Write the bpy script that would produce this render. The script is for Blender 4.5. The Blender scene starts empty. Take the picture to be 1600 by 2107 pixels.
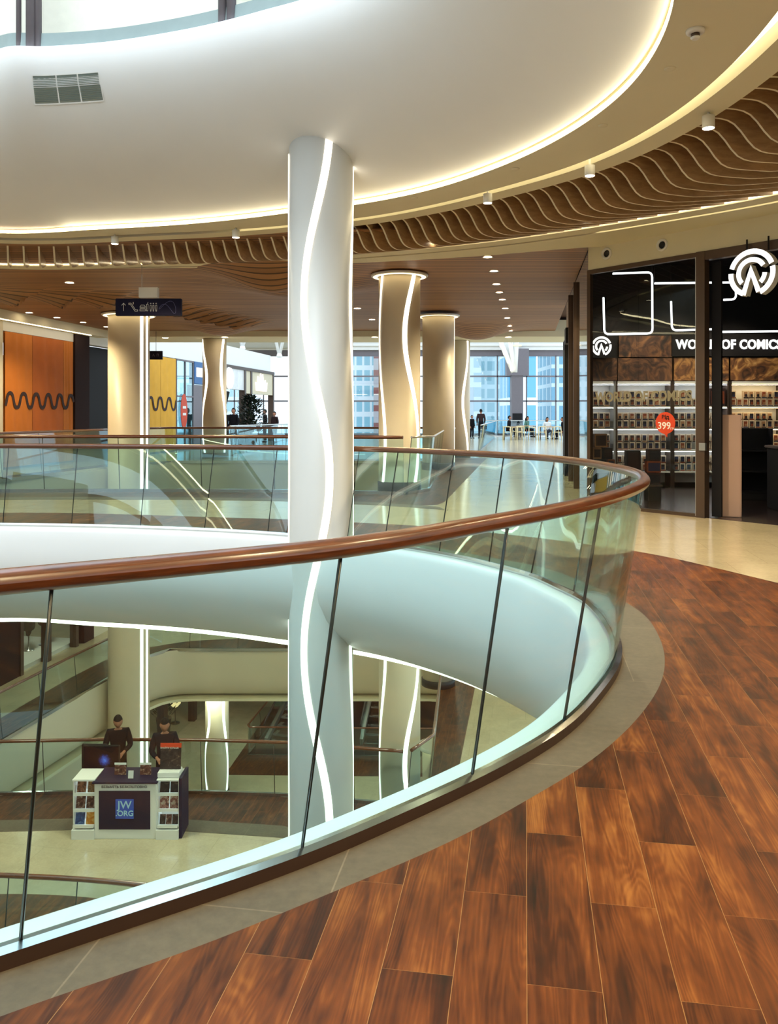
import bpy, bmesh, math, random
import numpy as np
from mathutils import Vector, Matrix
random.seed(7)
PI = math.pi
F = 1700.0; HZ = 852.0; HC = 1.50; LV = 5.8; ZC = 4.2
sc = bpy.context.scene
COL = sc.collection

def G(px, py, z):
    """ground point: photo pixel -> world point on the horizontal plane at height z"""
    d = (HC - z) * F / (py - HZ)
    return ((px - 800) / F * d, d)
def Yd(px, py, d):
    """photo pixel -> world point on the upright plane y = d"""
    return Vector(((px - 800) / F * d, d, HC - (py - HZ) / F * d))

# ------------------------------------------------------------------ materials
def newmat(name):
    m = bpy.data.materials.new(name); m.use_nodes = True
    nt = m.node_tree
    for n in list(nt.nodes): nt.nodes.remove(n)
    out = nt.nodes.new('ShaderNodeOutputMaterial')
    return m, nt, out
def srgb(r, g, b):
    f = lambda c: (c/255/12.92) if c/255 <= .04045 else ((c/255+.055)/1.055)**2.4
    return (f(r), f(g), f(b))
def pmat(name, col, rough=.5, metal=0, nscale=8, namt=.08, bump=0, spec=.5, coat=0):
    m, nt, out = newmat(name)
    N = nt.nodes.new; L = nt.links.new
    p = N('ShaderNodeBsdfPrincipled'); L(p.outputs[0], out.inputs[0])
    p.inputs['Roughness'].default_value = rough; p.inputs['Metallic'].default_value = metal
    p.inputs['Specular IOR Level'].default_value = spec; p.inputs['Coat Weight'].default_value = coat
    tc = N('ShaderNodeTexCoord'); no = N('ShaderNodeTexNoise'); no.inputs['Scale'].default_value = nscale
    no.inputs['Detail'].default_value = 4
    L(tc.outputs['Object'], no.inputs['Vector'])
    mx = N('ShaderNodeMix'); mx.data_type = 'RGBA'
    a = tuple(max(0, c*(1-namt)) for c in col)+(1,); b = tuple(min(1, c*(1+namt)) for c in col)+(1,)
    mx.inputs['A'].default_value = a; mx.inputs['B'].default_value = b
    L(no.outputs['Fac'], mx.inputs['Factor']); L(mx.outputs['Result'], p.inputs['Base Color'])
    if bump:
        bp = N('ShaderNodeBump'); bp.inputs['Strength'].default_value = bump; bp.inputs['Distance'].default_value = .01
        L(no.outputs['Fac'], bp.inputs['Height']); L(bp.outputs[0], p.inputs['Normal'])
    return m
def emat(name, col, s):
    m, nt, out = newmat(name)
    e = nt.nodes.new('ShaderNodeEmission'); e.inputs[0].default_value = (*col, 1); e.inputs[1].default_value = s
    nt.links.new(e.outputs[0], out.inputs[0]); return m
def glassmat(name, tint, rough=.0, refl=1.0, base=.045):
    m, nt, out = newmat(name)
    N = nt.nodes.new; L = nt.links.new
    t = N('ShaderNodeBsdfTransparent'); t.inputs[0].default_value = (*tint, 1)
    g = N('ShaderNodeBsdfGlossy'); g.inputs['Roughness'].default_value = rough; g.inputs[0].default_value = (.95, 1, .98, 1)
    lw = N('ShaderNodeLayerWeight'); lw.inputs[0].default_value = .5
    pw = N('ShaderNodeMath'); pw.operation = 'POWER'; pw.inputs[1].default_value = 4.5
    L(lw.outputs['Facing'], pw.inputs[0])
    ma = N('ShaderNodeMath'); ma.operation = 'MULTIPLY_ADD'; ma.inputs[1].default_value = .75*refl; ma.inputs[2].default_value = base*refl
    L(pw.outputs[0], ma.inputs[0])
    mx = N('ShaderNodeMixShader'); L(ma.outputs[0], mx.inputs[0]); L(t.outputs[0], mx.inputs[1]); L(g.outputs[0], mx.inputs[2])
    L(mx.outputs[0], out.inputs[0]); return m

class NX:
    """tiny expression helper over math nodes"""
    def __init__(s, nt): s.nt = nt
    def n(s, t): return s.nt.nodes.new(t)
    def set(s, inp, v):
        if hasattr(v, 'links') or hasattr(v, 'is_linked'): s.nt.links.new(v, inp)
        else: inp.default_value = v
    def m(s, op, a, b=None, c=None):
        k = s.n('ShaderNodeMath'); k.operation = op; s.set(k.inputs[0], a)
        if b is not None: s.set(k.inputs[1], b)
        if c is not None: s.set(k.inputs[2], c)
        return k.outputs[0]
    def xyz(s, x, y, z):
        k = s.n('ShaderNodeCombineXYZ')
        for i, v in enumerate((x, y, z)): s.set(k.inputs[i], v)
        return k.outputs[0]
    def noise(s, vec, scale, detail=4, rough=.5, dist=0):
        k = s.n('ShaderNodeTexNoise'); s.nt.links.new(vec, k.inputs['Vector']); k.inputs['Scale'].default_value = scale
        k.inputs['Detail'].default_value = detail; k.inputs['Roughness'].default_value = rough; k.inputs['Distortion'].default_value = dist
        return k.outputs['Fac']
    def white(s, vec):
        k = s.n('ShaderNodeTexWhiteNoise'); k.noise_dimensions = '3D'; s.nt.links.new(vec, k.inputs['Vector']); return k.outputs['Value']
    def ramp(s, fac, stops):
        k = s.n('ShaderNodeValToRGB'); s.nt.links.new(fac, k.inputs[0]); e = k.color_ramp.elements
        while len(e) < len(stops): e.new(.5)
        for i, (p, c) in enumerate(stops): e[i].position = p; e[i].color = (*c, 1)
        return k.outputs[0]
    def mix(s, fac, a, b, mode='MIX'):
        k = s.n('ShaderNodeMix'); k.data_type = 'RGBA'; k.blend_type = mode
        s.set(k.inputs['Factor'], fac); s.set(k.inputs['A'], a if hasattr(a, 'links') or hasattr(a, 'is_linked') else (*a, 1))
        s.set(k.inputs['B'], b if hasattr(b, 'links') or hasattr(b, 'is_linked') else (*b, 1)); return k.outputs['Result']

def plankmat(name, dark=1.0):
    m, nt, out = newmat(name); x = NX(nt)
    tc = x.n('ShaderNodeTexCoord'); mp = x.n('ShaderNodeMapping'); mp.vector_type = 'POINT'
    mp.inputs['Rotation'].default_value = (0, 0, math.atan(.165)); nt.links.new(tc.outputs['Object'], mp.inputs[0])
    sp = x.n('ShaderNodeSeparateXYZ'); nt.links.new(mp.outputs[0], sp.inputs[0])
    u, v = sp.outputs[1], sp.outputs[0]            # u along plank, v across
    w, ln = .194, .80
    rv = x.m('DIVIDE', x.m('ADD', v, .19), w); row = x.m('FLOOR', rv); fv = x.m('FRACT', rv)
    ru = x.m('DIVIDE', x.m('ADD', x.m('ADD', u, x.m('MULTIPLY', row, -.40)), .596), ln); cidx = x.m('FLOOR', ru); fu = x.m('FRACT', ru)
    rnd = x.white(x.xyz(row, cidx, 1.7)); rnd2 = x.white(x.xyz(row, cidx, 9.3))
    gv = x.xyz(x.m('ADD', x.m('MULTIPLY', v, 8.0), x.m('MULTIPLY', rnd, 40)), x.m('ADD', x.m('MULTIPLY', u, .85), x.m('MULTIPLY', rnd2, 30)), rnd)
    n1 = x.noise(gv, 1.6, 3, .5, .6)
    n0 = x.noise(gv, 1.1, 1.5, .45, .5)
    rings = x.m('POWER', x.m('ABSOLUTE', x.m('SINE', x.m('MULTIPLY', n0, 62.0))), 2.5)
    fine = x.noise(x.xyz(x.m('MULTIPLY', v, 90), x.m('MULTIPLY', u, 5), rnd), 1.0, 4, .6)
    blot = x.noise(x.xyz(x.m('ADD', v, x.m('MULTIPLY', rnd2, 17)), x.m('MULTIPLY', u, .6), rnd), 7, 3, .5)
    t = x.m('ADD', x.m('MULTIPLY', n1, .75), x.m('MULTIPLY', rings, .075))
    t = x.m('ADD', t, x.m('MULTIPLY', fine, .34)); t = x.m('ADD', t, x.m('MULTIPLY', blot, .5))
    t = x.m('ADD', t, x.m('MULTIPLY', rnd, .13)); t = x.m('SUBTRACT', t, .44)
    k = dark
    col = x.ramp(t, [(.10, tuple(c*k for c in srgb(42, 23, 12))), (.34, tuple(c*k for c in srgb(98, 49, 21))), (.55, tuple(c*k for c in srgb(154, 84, 36))), (.78, tuple(c*k for c in srgb(214, 136, 66)))])
    # pale joints between planks
    ev = x.m('MINIMUM', fv, x.m('SUBTRACT', 1.0, fv)); eu = x.m('MINIMUM', fu, x.m('SUBTRACT', 1.0, fu))
    j = x.m('MAXIMUM', x.m('LESS_THAN', ev, .0048), x.m('MULTIPLY', x.m('LESS_THAN', eu, .0010), .6))
    col = x.mix(j, col, srgb(150, 112, 72))
    p = x.n('ShaderNodeBsdfPrincipled'); nt.links.new(col, p.inputs['Base Color'])
    nt.links.new(x.m('ADD', x.m('MULTIPLY', fine, .2), .30), p.inputs['Roughness'])
    p.inputs['Specular IOR Level'].default_value = .3
    bp = x.n('ShaderNodeBump'); bp.inputs['Strength'].default_value = .12; bp.inputs['Distance'].default_value = .004
    nt.links.new(t, bp.inputs['Height']); nt.links.new(bp.outputs[0], p.inputs['Normal'])
    nt.links.new(p.outputs[0], out.inputs[0]); return m

def tilemat(name, col, rough, tile=(.8, .8), joint=.75, rot=math.atan(.165), mott=1.0):
    m, nt, out = newmat(name); x = NX(nt)
    tc = x.n('ShaderNodeTexCoord'); mp = x.n('ShaderNodeMapping'); mp.inputs['Rotation'].default_value = (0, 0, rot)
    nt.links.new(tc.outputs['Object'], mp.inputs[0])
    br = x.n('ShaderNodeTexBrick'); nt.links.new(mp.outputs[0], br.inputs[0])
    br.inputs['Scale'].default_value = 1; br.inputs['Brick Width'].default_value = tile[0]; br.inputs['Row Height'].default_value = tile[1]
    br.inputs['Mortar Size'].default_value = .003; br.offset = .5
    br.inputs['Color1'].default_value = (*col, 1); br.inputs['Color2'].default_value = (*[c*.93 for c in col], 1)
    br.inputs['Mortar'].default_value = (*[c*joint for c in col], 1)
    n1 = x.noise(mp.outputs[0], 2.2, 6, .65, .5); n2 = x.noise(mp.outputs[0], 26, 4, .6)
    f = x.m('ADD', x.m('MULTIPLY', n1, .45*mott), x.m('MULTIPLY', n2, .35*mott)); f = x.m('ADD', f, 1-.40*mott)
    c = x.mix(1.0, br.outputs[0], x.xyz(f, f, f), 'MULTIPLY')
    p = x.n('ShaderNodeBsdfPrincipled'); nt.links.new(c, p.inputs['Base Color']); p.inputs['Roughness'].default_value = rough
    nt.links.new(p.outputs[0], out.inputs[0]); return m

def slatmat(name):
    m, nt, out = newmat(name); x = NX(nt)
    tc = x.n('ShaderNodeTexCoord'); sp = x.n('ShaderNodeSeparateXYZ'); nt.links.new(tc.outputs['Object'], sp.inputs[0])
    r = x.m('DIVIDE', sp.outputs[1], .17); row = x.m('FLOOR', r); f = x.m('FRACT', r)
    rnd = x.white(x.xyz(row, 3.1, 0))
    g = x.noise(x.xyz(x.m('MULTIPLY', sp.outputs[0], 1.2), x.m('MULTIPLY', sp.outputs[1], 30), rnd), 1.5, 4, .6)
    t = x.m('ADD', x.m('MULTIPLY', g, .6), x.m('MULTIPLY', rnd, .35))
    c = x.ramp(t, [(.15, srgb(118, 78, 48)), (.8, srgb(176, 128, 84))])
    c = x.mix(x.m('LESS_THAN', f, .22), c, srgb(60, 36, 22))
    p = x.n('ShaderNodeBsdfPrincipled'); nt.links.new(c, p.inputs['Base Color']); p.inputs['Roughness'].default_value = .55
    nt.links.new(p.outputs[0], out.inputs[0]); return m

def gradgrain(name, c1, c2, rough=.3, axis_scale=(3, 3, 30), coat=.4):
    """varnished timber: streaky grain"""
    m, nt, out = newmat(name); x = NX(nt)
    tc = x.n('ShaderNodeTexCoord'); mp = x.n('ShaderNodeMapping'); mp.inputs['Scale'].default_value = axis_scale
    nt.links.new(tc.outputs['Object'], mp.inputs[0])
    f = x.noise(mp.outputs[0], 3, 5, .6, .4)
    c = x.ramp(f, [(.3, c1), (.7, c2)])
    p = x.n('ShaderNodeBsdfPrincipled'); nt.links.new(c, p.inputs['Base Color']); p.inputs['Roughness'].default_value = rough
    p.inputs['Coat Weight'].default_value = coat; p.inputs['Coat Roughness'].default_value = .22
    nt.links.new(p.outputs[0], out.inputs[0]); return m

def picmat(name, stops, scale=6, dist=1.5, seed=0.0):
    """printed picture: abstract blotches"""
    m, nt, out = newmat(name); x = NX(nt)
    tc = x.n('ShaderNodeTexCoord'); mp = x.n('ShaderNodeMapping'); mp.inputs['Location'].default_value = (seed, seed*.7, seed*1.3)
    nt.links.new(tc.outputs['Object'], mp.inputs[0])
    f = x.noise(mp.outputs[0], scale, 4, .55, dist)
    c = x.ramp(f, stops)
    p = x.n('ShaderNodeBsdfPrincipled'); nt.links.new(c, p.inputs['Base Color']); p.inputs['Roughness'].default_value = .5
    nt.links.new(p.outputs[0], out.inputs[0]); return m

def towermat(name, wall, win, w=3.2, h=3.0, mort=.5):
    m, nt, out = newmat(name); x = NX(nt)
    tc = x.n('ShaderNodeTexCoord'); sp = x.n('ShaderNodeSeparateXYZ'); nt.links.new(tc.outputs['Object'], sp.inputs[0])
    a = x.m('FRACT', x.m('DIVIDE', x.m('ADD', sp.outputs[0], sp.outputs[1]), w)); b = x.m('FRACT', x.m('DIVIDE', sp.outputs[2], h))
    inside = x.m('MULTIPLY', x.m('GREATER_THAN', a, mort*.6), x.m('GREATER_THAN', b, mort*.7))
    c = x.mix(inside, wall, win)
    p = x.n('ShaderNodeBsdfPrincipled'); nt.links.new(c, p.inputs['Base Color']); p.inputs['Roughness'].default_value = .4
    nt.links.new(p.outputs[0], out.inputs[0]); return m

WARM = (1.0, .80, .46); WARMW = (1.0, .86, .60); COOLW = (.85, .95, 1.0)
M = dict(
    plaster=pmat('white_plaster', (.79, .795, .79), .45, namt=.02, nscale=2),
    ceiling=pmat('cream_ceiling_paint', (.77, .725, .54), .6, namt=.02, nscale=3),
    column=pmat('column_plaster', (.56, .555, .525), .4, namt=.03, nscale=2),
    colbeige=pmat('column_beige_plaster', (.70, .62, .48), .4, namt=.04, nscale=5),
    fascia=pmat('beige_plaster', (.66, .60, .48), .5, namt=.03, nscale=3),
    plank=plankmat('timber_look_planks', .46), plank_dark=plankmat('dark_timber_planks', .30),
    stone=tilemat('beige_stone_tiles', (.52, .44, .30), .16),
    strip=tilemat('taupe_stone_strip', (.125, .098, .068), .42, (1.2, 1.2), 1.6, mott=2.0),
    slat=slatmat('timber_slat_ceiling'),
    fin_side=gradgrain('fin_timber', srgb(158, 126, 92), srgb(190, 158, 118), .6, (2, 2, 8)),
    fin_edge=pmat('fin_pale_edge', (.80, .72, .55), .5),
    plenum=pmat('dark_plenum', srgb(84, 54, 36), .8),
    rail=gradgrain('varnished_handrail_timber', srgb(70, 32, 12), srgb(118, 62, 26), .3, (2.5, 2.5, 40), 1.0), chan=pmat('dark_brown_channel', (.075, .04, .028), .4, .6),  # chan: dark brown outer face of the base channel
    steel=pmat('polished_steel', (.60, .60, .60), .16, 1, namt=.05),
    brushed=pmat('brushed_steel', (.55, .55, .54), .35, 1, namt=.05),
    dark=pmat('black_rubber', (.012, .012, .014), .5),
    black=pmat('black_paint', (.010, .009, .011), .6, spec=.2),
    navy=pmat('navy_panel', srgb(24, 22, 50), .6, spec=.15),
    bluepanel=pmat('dark_blue_print', srgb(20, 18, 52), .5, spec=.25),
    white=pmat('white_laminate', (.80, .80, .78), .4, namt=.02),
    whitemetal=pmat('white_metal', (.82, .82, .80), .4, namt=.02),
    grey=pmat('grey_panel', srgb(112, 106, 112), .5),
    bronze=pmat('bronze_frame', srgb(88, 72, 62), .4, .6),
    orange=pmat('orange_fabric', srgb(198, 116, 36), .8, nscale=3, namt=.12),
    orange2=pmat('orange_fabric_darker', srgb(184, 98, 30), .8, nscale=3, namt=.12),  # a darker orange for the middle fabric panel
    yellow=pmat('yellow_fabric', srgb(216, 160, 48), .8, nscale=3, namt=.1),
    stickred=pmat('orange_red_vinyl', srgb(196, 62, 26), .5),
    glass=glassmat('clear_glass_green', (.825, .968, .975)),
    glass_far=glassmat('balustrade_glass_teal', (.82, .915, .935)),
    shopglass=glassmat('shop_glass', (.93, .94, .93), base=.018, refl=.8),
    winglass=glassmat('window_glass', (.95, .98, .99)),
    joint=pmat('glass_joint_dark', (.012, .018, .018), .3),
    led=emat('warm_led', (1.0, .86, .60), 5.0), led_up=emat('cove_led', (1.0, .84, .52), 24.0),
    slot=emat('cove_glow', (1.0, .84, .52), 3.2), dash=emat('cove_led_line', (1.0, .82, .52), 7.0),
    ledcol=emat('column_led', (1.0, .90, .72), 3.2), halo=emat('halo_led', (1.0, .78, .42), 3.0),
    bulb=emat('downlight_lamp', (1.0, .80, .52), 30.0), bulbsmall=emat('spot_lamp', (1.0, .85, .6), 14.0),
    neon=emat('cool_tube_light', (.92, .97, 1.0), 3.0), signlit=emat('lit_sign_letters', (1.0, .97, .92), 1.6),
    shelfled=emat('shelf_led', (.95, .97, 1.0), 12), shelfledw=emat('shelf_led_warm', (1.0, .74, .40), 18),
    skin=pmat('skin', srgb(160, 108, 82), .55), hair=pmat('dark_hair', (.010, .008, .007), .7, spec=.15),
    jacket=pmat('black_cloth', (.009, .008, .010), .9, spec=.1), denim=pmat('dark_denim', (.02, .025, .045), .8),
    coat_green=pmat('green_cloth', srgb(70, 110, 98), .8), coat_white=pmat('white_cloth', (.7, .7, .68), .8), coat_brown=pmat('dark_brown_cloth', srgb(46, 30, 30), .8, spec=.2),
    leaf=pmat('dark_leaf', (.012, .022, .012), .6), soil=pmat('planter_dark', (.03, .028, .025), .6),
    palewood=pmat('pale_chair_wood', srgb(214, 196, 152), .45), tabletop=pmat('tabletop_wood', srgb(190, 150, 100), .4),
    paper=pmat('white_card', (.75, .75, .73), .5, namt=.02),
)

# ------------------------------------------------------------------ mesh helpers
class MB:
    def __init__(s): s.v = []; s.f = []; s.m = []; s.cur = 0; s.sm = []
        
    def mat(s, i): s.cur = i; return s
    def face(s, idx, smooth=False): s.f.append(tuple(idx)); s.m.append(s.cur); s.sm.append(smooth)
    def add(s, vs): b = len(s.v); s.v.extend([tuple(v) for v in vs]); return b
    def quad(s, a, b, c, d): k = s.add((a, b, c, d)); s.face((k, k+1, k+2, k+3))
    def box(s, lo, hi, mtx=None):
        x0, y0, z0 = lo; x1, y1, z1 = hi
        vs = [(x0,y0,z0),(x1,y0,z0),(x1,y1,z0),(x0,y1,z0),(x0,y0,z1),(x1,y0,z1),(x1,y1,z1),(x0,y1,z1)]
        if mtx: vs = [mtx @ Vector(v) for v in vs]
        b = s.add(vs)
        for f in ((0,3,2,1),(4,5,6,7),(0,1,5,4),(1,2,6,5),(2,3,7,6),(3,0,4,7)): s.face([b+i for i in f])
        return s
    def cbox(s, c, d, mtx=None):
        return s.box([c[i]-d[i]/2 for i in range(3)], [c[i]+d[i]/2 for i in range(3)], mtx)
    def rbox(s, lo, hi, r=.01, mtx=None):
        """box with chamfered vertical and horizontal edges"""
        bm = bmesh.new(); bmesh.ops.create_cube(bm, size=1)
        for v in bm.verts:
            for i in range(3): v.co[i] = (lo[i]+hi[i])/2 + v.co[i]*(hi[i]-lo[i])
        r = min(r, *[(hi[i]-lo[i])*.45 for i in range(3)])
        bmesh.ops.bevel(bm, geom=bm.edges[:], offset=r, segments=2, affect='EDGES')
        s.frombm(bm, mtx); return s
    def frombm(s, bm, mtx=None, smooth=False):
        bm.verts.index_update(); b = s.add([(mtx @ v.co) if mtx else v.co.copy() for v in bm.verts])
        for f in bm.faces: s.face([b+v.index for v in f.verts], smooth)
        bm.free()
    def lathe(s, prof, c=(0,0,0), n=24, smooth=True, cap=True):
        """prof: list of (r,z)"""
        b = len(s.v)
        for r, z in prof:
            for i in range(n):
                a = 2*PI*i/n; s.v.append((c[0]+r*math.cos(a), c[1]+r*math.sin(a), c[2]+z))
        for k in range(len(prof)-1):
            for i in range(n):
                j = (i+1) % n; s.face((b+k*n+i, b+k*n+j, b+(k+1)*n+j, b+(k+1)*n+i), smooth)
        if cap:
            s.face([b+i for i in range(n)][::-1]); s.face([b+(len(prof)-1)*n+i for i in range(n)])
        return s
    def cyl(s, p, q, r, n=12, r2=None, smooth=True):
        return s.tube([p, q], [r, r if r2 is None else r2], n, smooth=smooth)
    def tube(s, pts, r, n=10, closed=False, smooth=True, up=(0,0,1)):
        pts = [Vector(p) for p in pts]; N = len(pts); b = len(s.v)
        for i, p in enumerate(pts):
            if closed: t = pts[(i+1) % N]-pts[i-1]
            else: t = pts[min(i+1, N-1)]-pts[max(i-1, 0)]
            t = t.normalized(); u = Vector(up)
            if abs(t.dot(u)) > .95: u = Vector((1, 0, 0)) if abs(t.x) < .9 else Vector((0, 1, 0))
            a = t.cross(u).normalized(); c = a.cross(t).normalized()
            rr = r[i] if isinstance(r, (list, tuple)) else r
            for k in range(n):
                an = 2*PI*k/n; s.v.append(tuple(p+a*math.cos(an)*rr+c*math.sin(an)*rr))
        M_ = N if closed else N-1
        for i in range(M_):
            j = (i+1) % N
            for k in range(n):
                l = (k+1) % n; s.face((b+i*n+k, b+i*n+l, b+j*n+l, b+j*n+k), smooth)
        if not closed:
            s.face([b+k for k in range(n)][::-1]); s.face([b+(N-1)*n+k for k in range(n)])
        return s
    def grid(s, rows, closed=False, smooth=True, flip=False):
        """rows: list of equal-length point rows"""
        n = len(rows[0]); b = len(s.v)
        for r in rows: s.v.extend([tuple(p) for p in r])
        for i in range(len(rows)-1):
            for k in range(n if closed else n-1):
                l = (k+1) % n; q = (b+i*n+k, b+i*n+l, b+(i+1)*n+l, b+(i+1)*n+k)
                s.face(q[::-1] if flip else q, smooth)
        return s
    def solidstrip(s, A, B, t, smooth=True, side_mat=None):
        """glass-like sheet between bottom polyline A and top polyline B with thickness t"""
        n = len(A); fr = []; bk = []
        for i in range(n):
            a = Vector(A[i]); bb = Vector(B[i])
            tg = Vector(A[min(i+1, n-1)])-Vector(A[max(i-1, 0)]); nr = tg.cross(bb-a).normalized()*t/2
            fr.append((a+nr, bb+nr)); bk.append((a-nr, bb-nr))
        s.grid([[p[0] for p in fr], [p[1] for p in fr]], smooth=smooth)
        s.grid([[p[0] for p in bk], [p[1] for p in bk]], smooth=smooth, flip=True)
        o = s.cur
        if side_mat is not None: s.cur = side_mat
        s.quad(fr[0][0], fr[0][1], bk[0][1], bk[0][0]); s.quad(fr[-1][0], bk[-1][0], bk[-1][1], fr[-1][1])
        for i in range(n-1):
            s.quad(fr[i][1], fr[i+1][1], bk[i+1][1], bk[i][1]); s.quad(fr[i][0], bk[i][0], bk[i+1][0], fr[i+1][0])
        s.cur = o; return s
    def prism(s, poly, h, mtx=None):
        """poly: 2D outline in xy, extruded z 0..h"""
        n = len(poly); vs = [(p[0], p[1], 0) for p in poly]+[(p[0], p[1], h) for p in poly]
        if mtx: vs = [mtx @ Vector(v) for v in vs]
        b = s.add(vs); s.face([b+i for i in range(n)][::-1]); s.face([b+n+i for i in range(n)])
        for i in range(n):
            j = (i+1) % n; s.face((b+i, b+j, b+n+j, b+n+i))
        return s
    def stroke(s, pts, w, h, mtx=None, closed=False):
        """thick flat polyline in xy, extruded h"""
        pts = [Vector((p[0], p[1])) for p in pts]; n = len(pts); L = []; R = []
        for i in range(n):
            if closed: t0 = pts[i]-pts[i-1]; t1 = pts[(i+1) % n]-pts[i]
            else: t0 = pts[i]-pts[i-1] if i else pts[1]-pts[0]; t1 = pts[i+1]-pts[i] if i < n-1 else t0
            t0 = t0.normalized(); t1 = t1.normalized(); b = (t0+t1)
            b = b.normalized() if b.length > 1e-4 else t0
            nn = Vector((-b.y, b.x)); k = 1/max(.45, abs(nn.dot(Vector((-t0.y, t0.x)))))
            L.append(pts[i]+nn*w/2*k); R.append(pts[i]-nn*w/2*k)
        for i in range(n if closed else n-1):
            j = (i+1) % n; s.prism([L[i], R[i], R[j], L[j]], h, mtx)
        return s
    def build(s, name, mats, parent=None):
        me = bpy.data.meshes.new(name); me.from_pydata(s.v, [], s.f)
        if not isinstance(mats, (list, tuple)): mats = [mats]
        for m in mats: me.materials.append(M[m] if isinstance(m, str) else m)
        me.polygons.foreach_set('material_index', s.m); me.polygons.foreach_set('use_smooth', s.sm)
        me.update()
        o = bpy.data.objects.new(name, me); COL.objects.link(o)
        if parent: o.parent = parent
        return o
def fix(o):
    bm = bmesh.new(); bm.from_mesh(o.data); bmesh.ops.recalc_face_normals(bm, faces=bm.faces[:]); bm.to_mesh(o.data); bm.free(); return o

def tag(o, label, cat, group=None, kind=None):
    o['label'] = label; o['category'] = cat
    if group: o['group'] = group
    if kind: o['kind'] = kind
    return o
def thing(name, label, cat, loc=(0, 0, 0), rz=0, group=None):
    o = bpy.data.objects.new(name, None); COL.objects.link(o); o.empty_display_size = .1
    o.location = loc; o.rotation_euler = (0, 0, rz); return tag(o, label, cat, group)
def struct(o): o['kind'] = 'structure'; return o
def dup(root, loc=None, rz=None, label=None, group=None):
    def cp(o, par):
        c = o.copy(); COL.objects.link(c)
        if par is not None: c.parent = par
        for ch in [q for q in kids.get(o.name, [])]: cp(ch, c)
        return c
    kids = {}
    for ob in COL.objects:
        if ob.parent: kids.setdefault(ob.parent.name, []).append(ob)
    r = cp(root, None)
    if loc is not None: r.location = loc
    if rz is not None: r.rotation_euler = (0, 0, rz)
    if label: r['label'] = label
    if group: r['group'] = group
    return r

def textmb(txt, size, extrude=.005, offset=0, align='CENTER', space=1.0):
    cu = bpy.data.curves.new('t', 'FONT'); cu.body = txt; cu.size = size; cu.extrude = extrude; cu.offset = offset
    cu.align_x = align; cu.align_y = 'CENTER'; cu.space_character = space; cu.resolution_u = 3
    o = bpy.data.objects.new('t', cu); COL.objects.link(o)
    dg = bpy.context.evaluated_depsgraph_get(); dg.update()
    me = o.evaluated_get(dg).to_mesh(); mb = MB()
    b = mb.add([v.co.copy() for v in me.vertices])
    for p in me.polygons: mb.face([b+i for i in p.vertices])
    o.evaluated_get(dg).to_mesh_clear(); bpy.data.objects.remove(o); bpy.data.curves.remove(cu)
    return mb
def xf(mb, mtx): mb.v = [tuple(mtx @ Vector(v)) for v in mb.v]; return mb
UPR = Matrix.Rotation(PI/2, 4, 'X')      # text plane xy -> xz, facing -y

def fill2d(name, outer, holes, z, thick, mats, parent=None):
    """slab with holes from 2D loops"""
    cu = bpy.data.curves.new(name, 'CURVE'); cu.dimensions = '2D'; cu.fill_mode = 'BOTH'; cu.extrude = thick/2
    for lp in [outer]+holes:
        sp = cu.splines.new('POLY'); sp.points.add(len(lp)-1); sp.use_cyclic_u = True
        for i, p in enumerate(lp): sp.points[i].co = (p[0], p[1], 0, 1)
    o = bpy.data.objects.new(name, cu); COL.objects.link(o)
    dg = bpy.context.evaluated_depsgraph_get(); dg.update()
    me = bpy.data.meshes.new_from_object(o.evaluated_get(dg)); bpy.data.objects.remove(o); bpy.data.curves.remove(cu)
    me.name = name
    for v in me.vertices: v.co.z += z - thick/2
    me.materials.clear(); me.materials.append(M[mats]); 
    for p in me.polygons: p.material_index = 0
    o = bpy.data.objects.new(name, me); COL.objects.link(o)
    if parent: o.parent = parent
    return o

# ------------------------------------------------------------------ the rings round the void
CX, CY = -3.5, 7.0
def polar(p): return math.degrees(math.atan2(p[1]-CY, p[0]-CX)) % 360, math.hypot(p[0]-CX, p[1]-CY)
class Ring:
    def __init__(s, pts, smooth=1.8):
        pl = sorted(polar(p) for p in pts)
        th = np.array([a for a, r in pl]); rr = np.array([r for a, r in pl])
        T = np.concatenate([th-360, th, th+360]); R = np.concatenate([rr]*3)
        q = np.arange(0, 360, .25); n = len(T); out = np.empty_like(q)
        sl = np.zeros(n); sl[1:-1] = (R[2:]-R[:-2])/(T[2:]-T[:-2])
        idx = np.searchsorted(T, q, side='right')-1
        h = T[idx+1]-T[idx]; t = (q-T[idx])/h
        out = (2*t**3-3*t**2+1)*R[idx]+(t**3-2*t**2+t)*h*sl[idx]+(-2*t**3+3*t**2)*R[idx+1]+(t**3-t**2)*h*sl[idx+1]
        k = int(smooth*3/.25); w = np.exp(-.5*(np.arange(-k, k+1)*.25/smooth)**2); w /= w.sum()
        out = np.convolve(np.concatenate([out[-k:], out, out[:k]]), w, 'valid')
        s.q = q; s.r = out
    def __call__(s, th, off=0):
        th = th % 360; r = float(np.interp(th, np.append(s.q, 360), np.append(s.r, s.r[0])))+off
        a = math.radians(th); return (CX+r*math.cos(a), CY+r*math.sin(a))
    def loop(s, n=240, off=0): return [s(360*i/n, off) for i in range(n)]
OFF = [(-2, 1.72), (-3.3, 1.32), (-5, 1.2), (-7, 1.7), (-9, 3.2), (-10.2, 5.5), (-10.3, 8), (-9, 10), (-7.2, 10.85)]
def off(d): 
    o = []
    for p in OFF:
        a = math.atan2(p[1]-CY, p[0]-CX); o.append((p[0]+d*math.cos(a), p[1]+d*math.sin(a)))
    return o
tr = lambda z, L: [G(x, y, z) for x, y in L]
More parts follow.
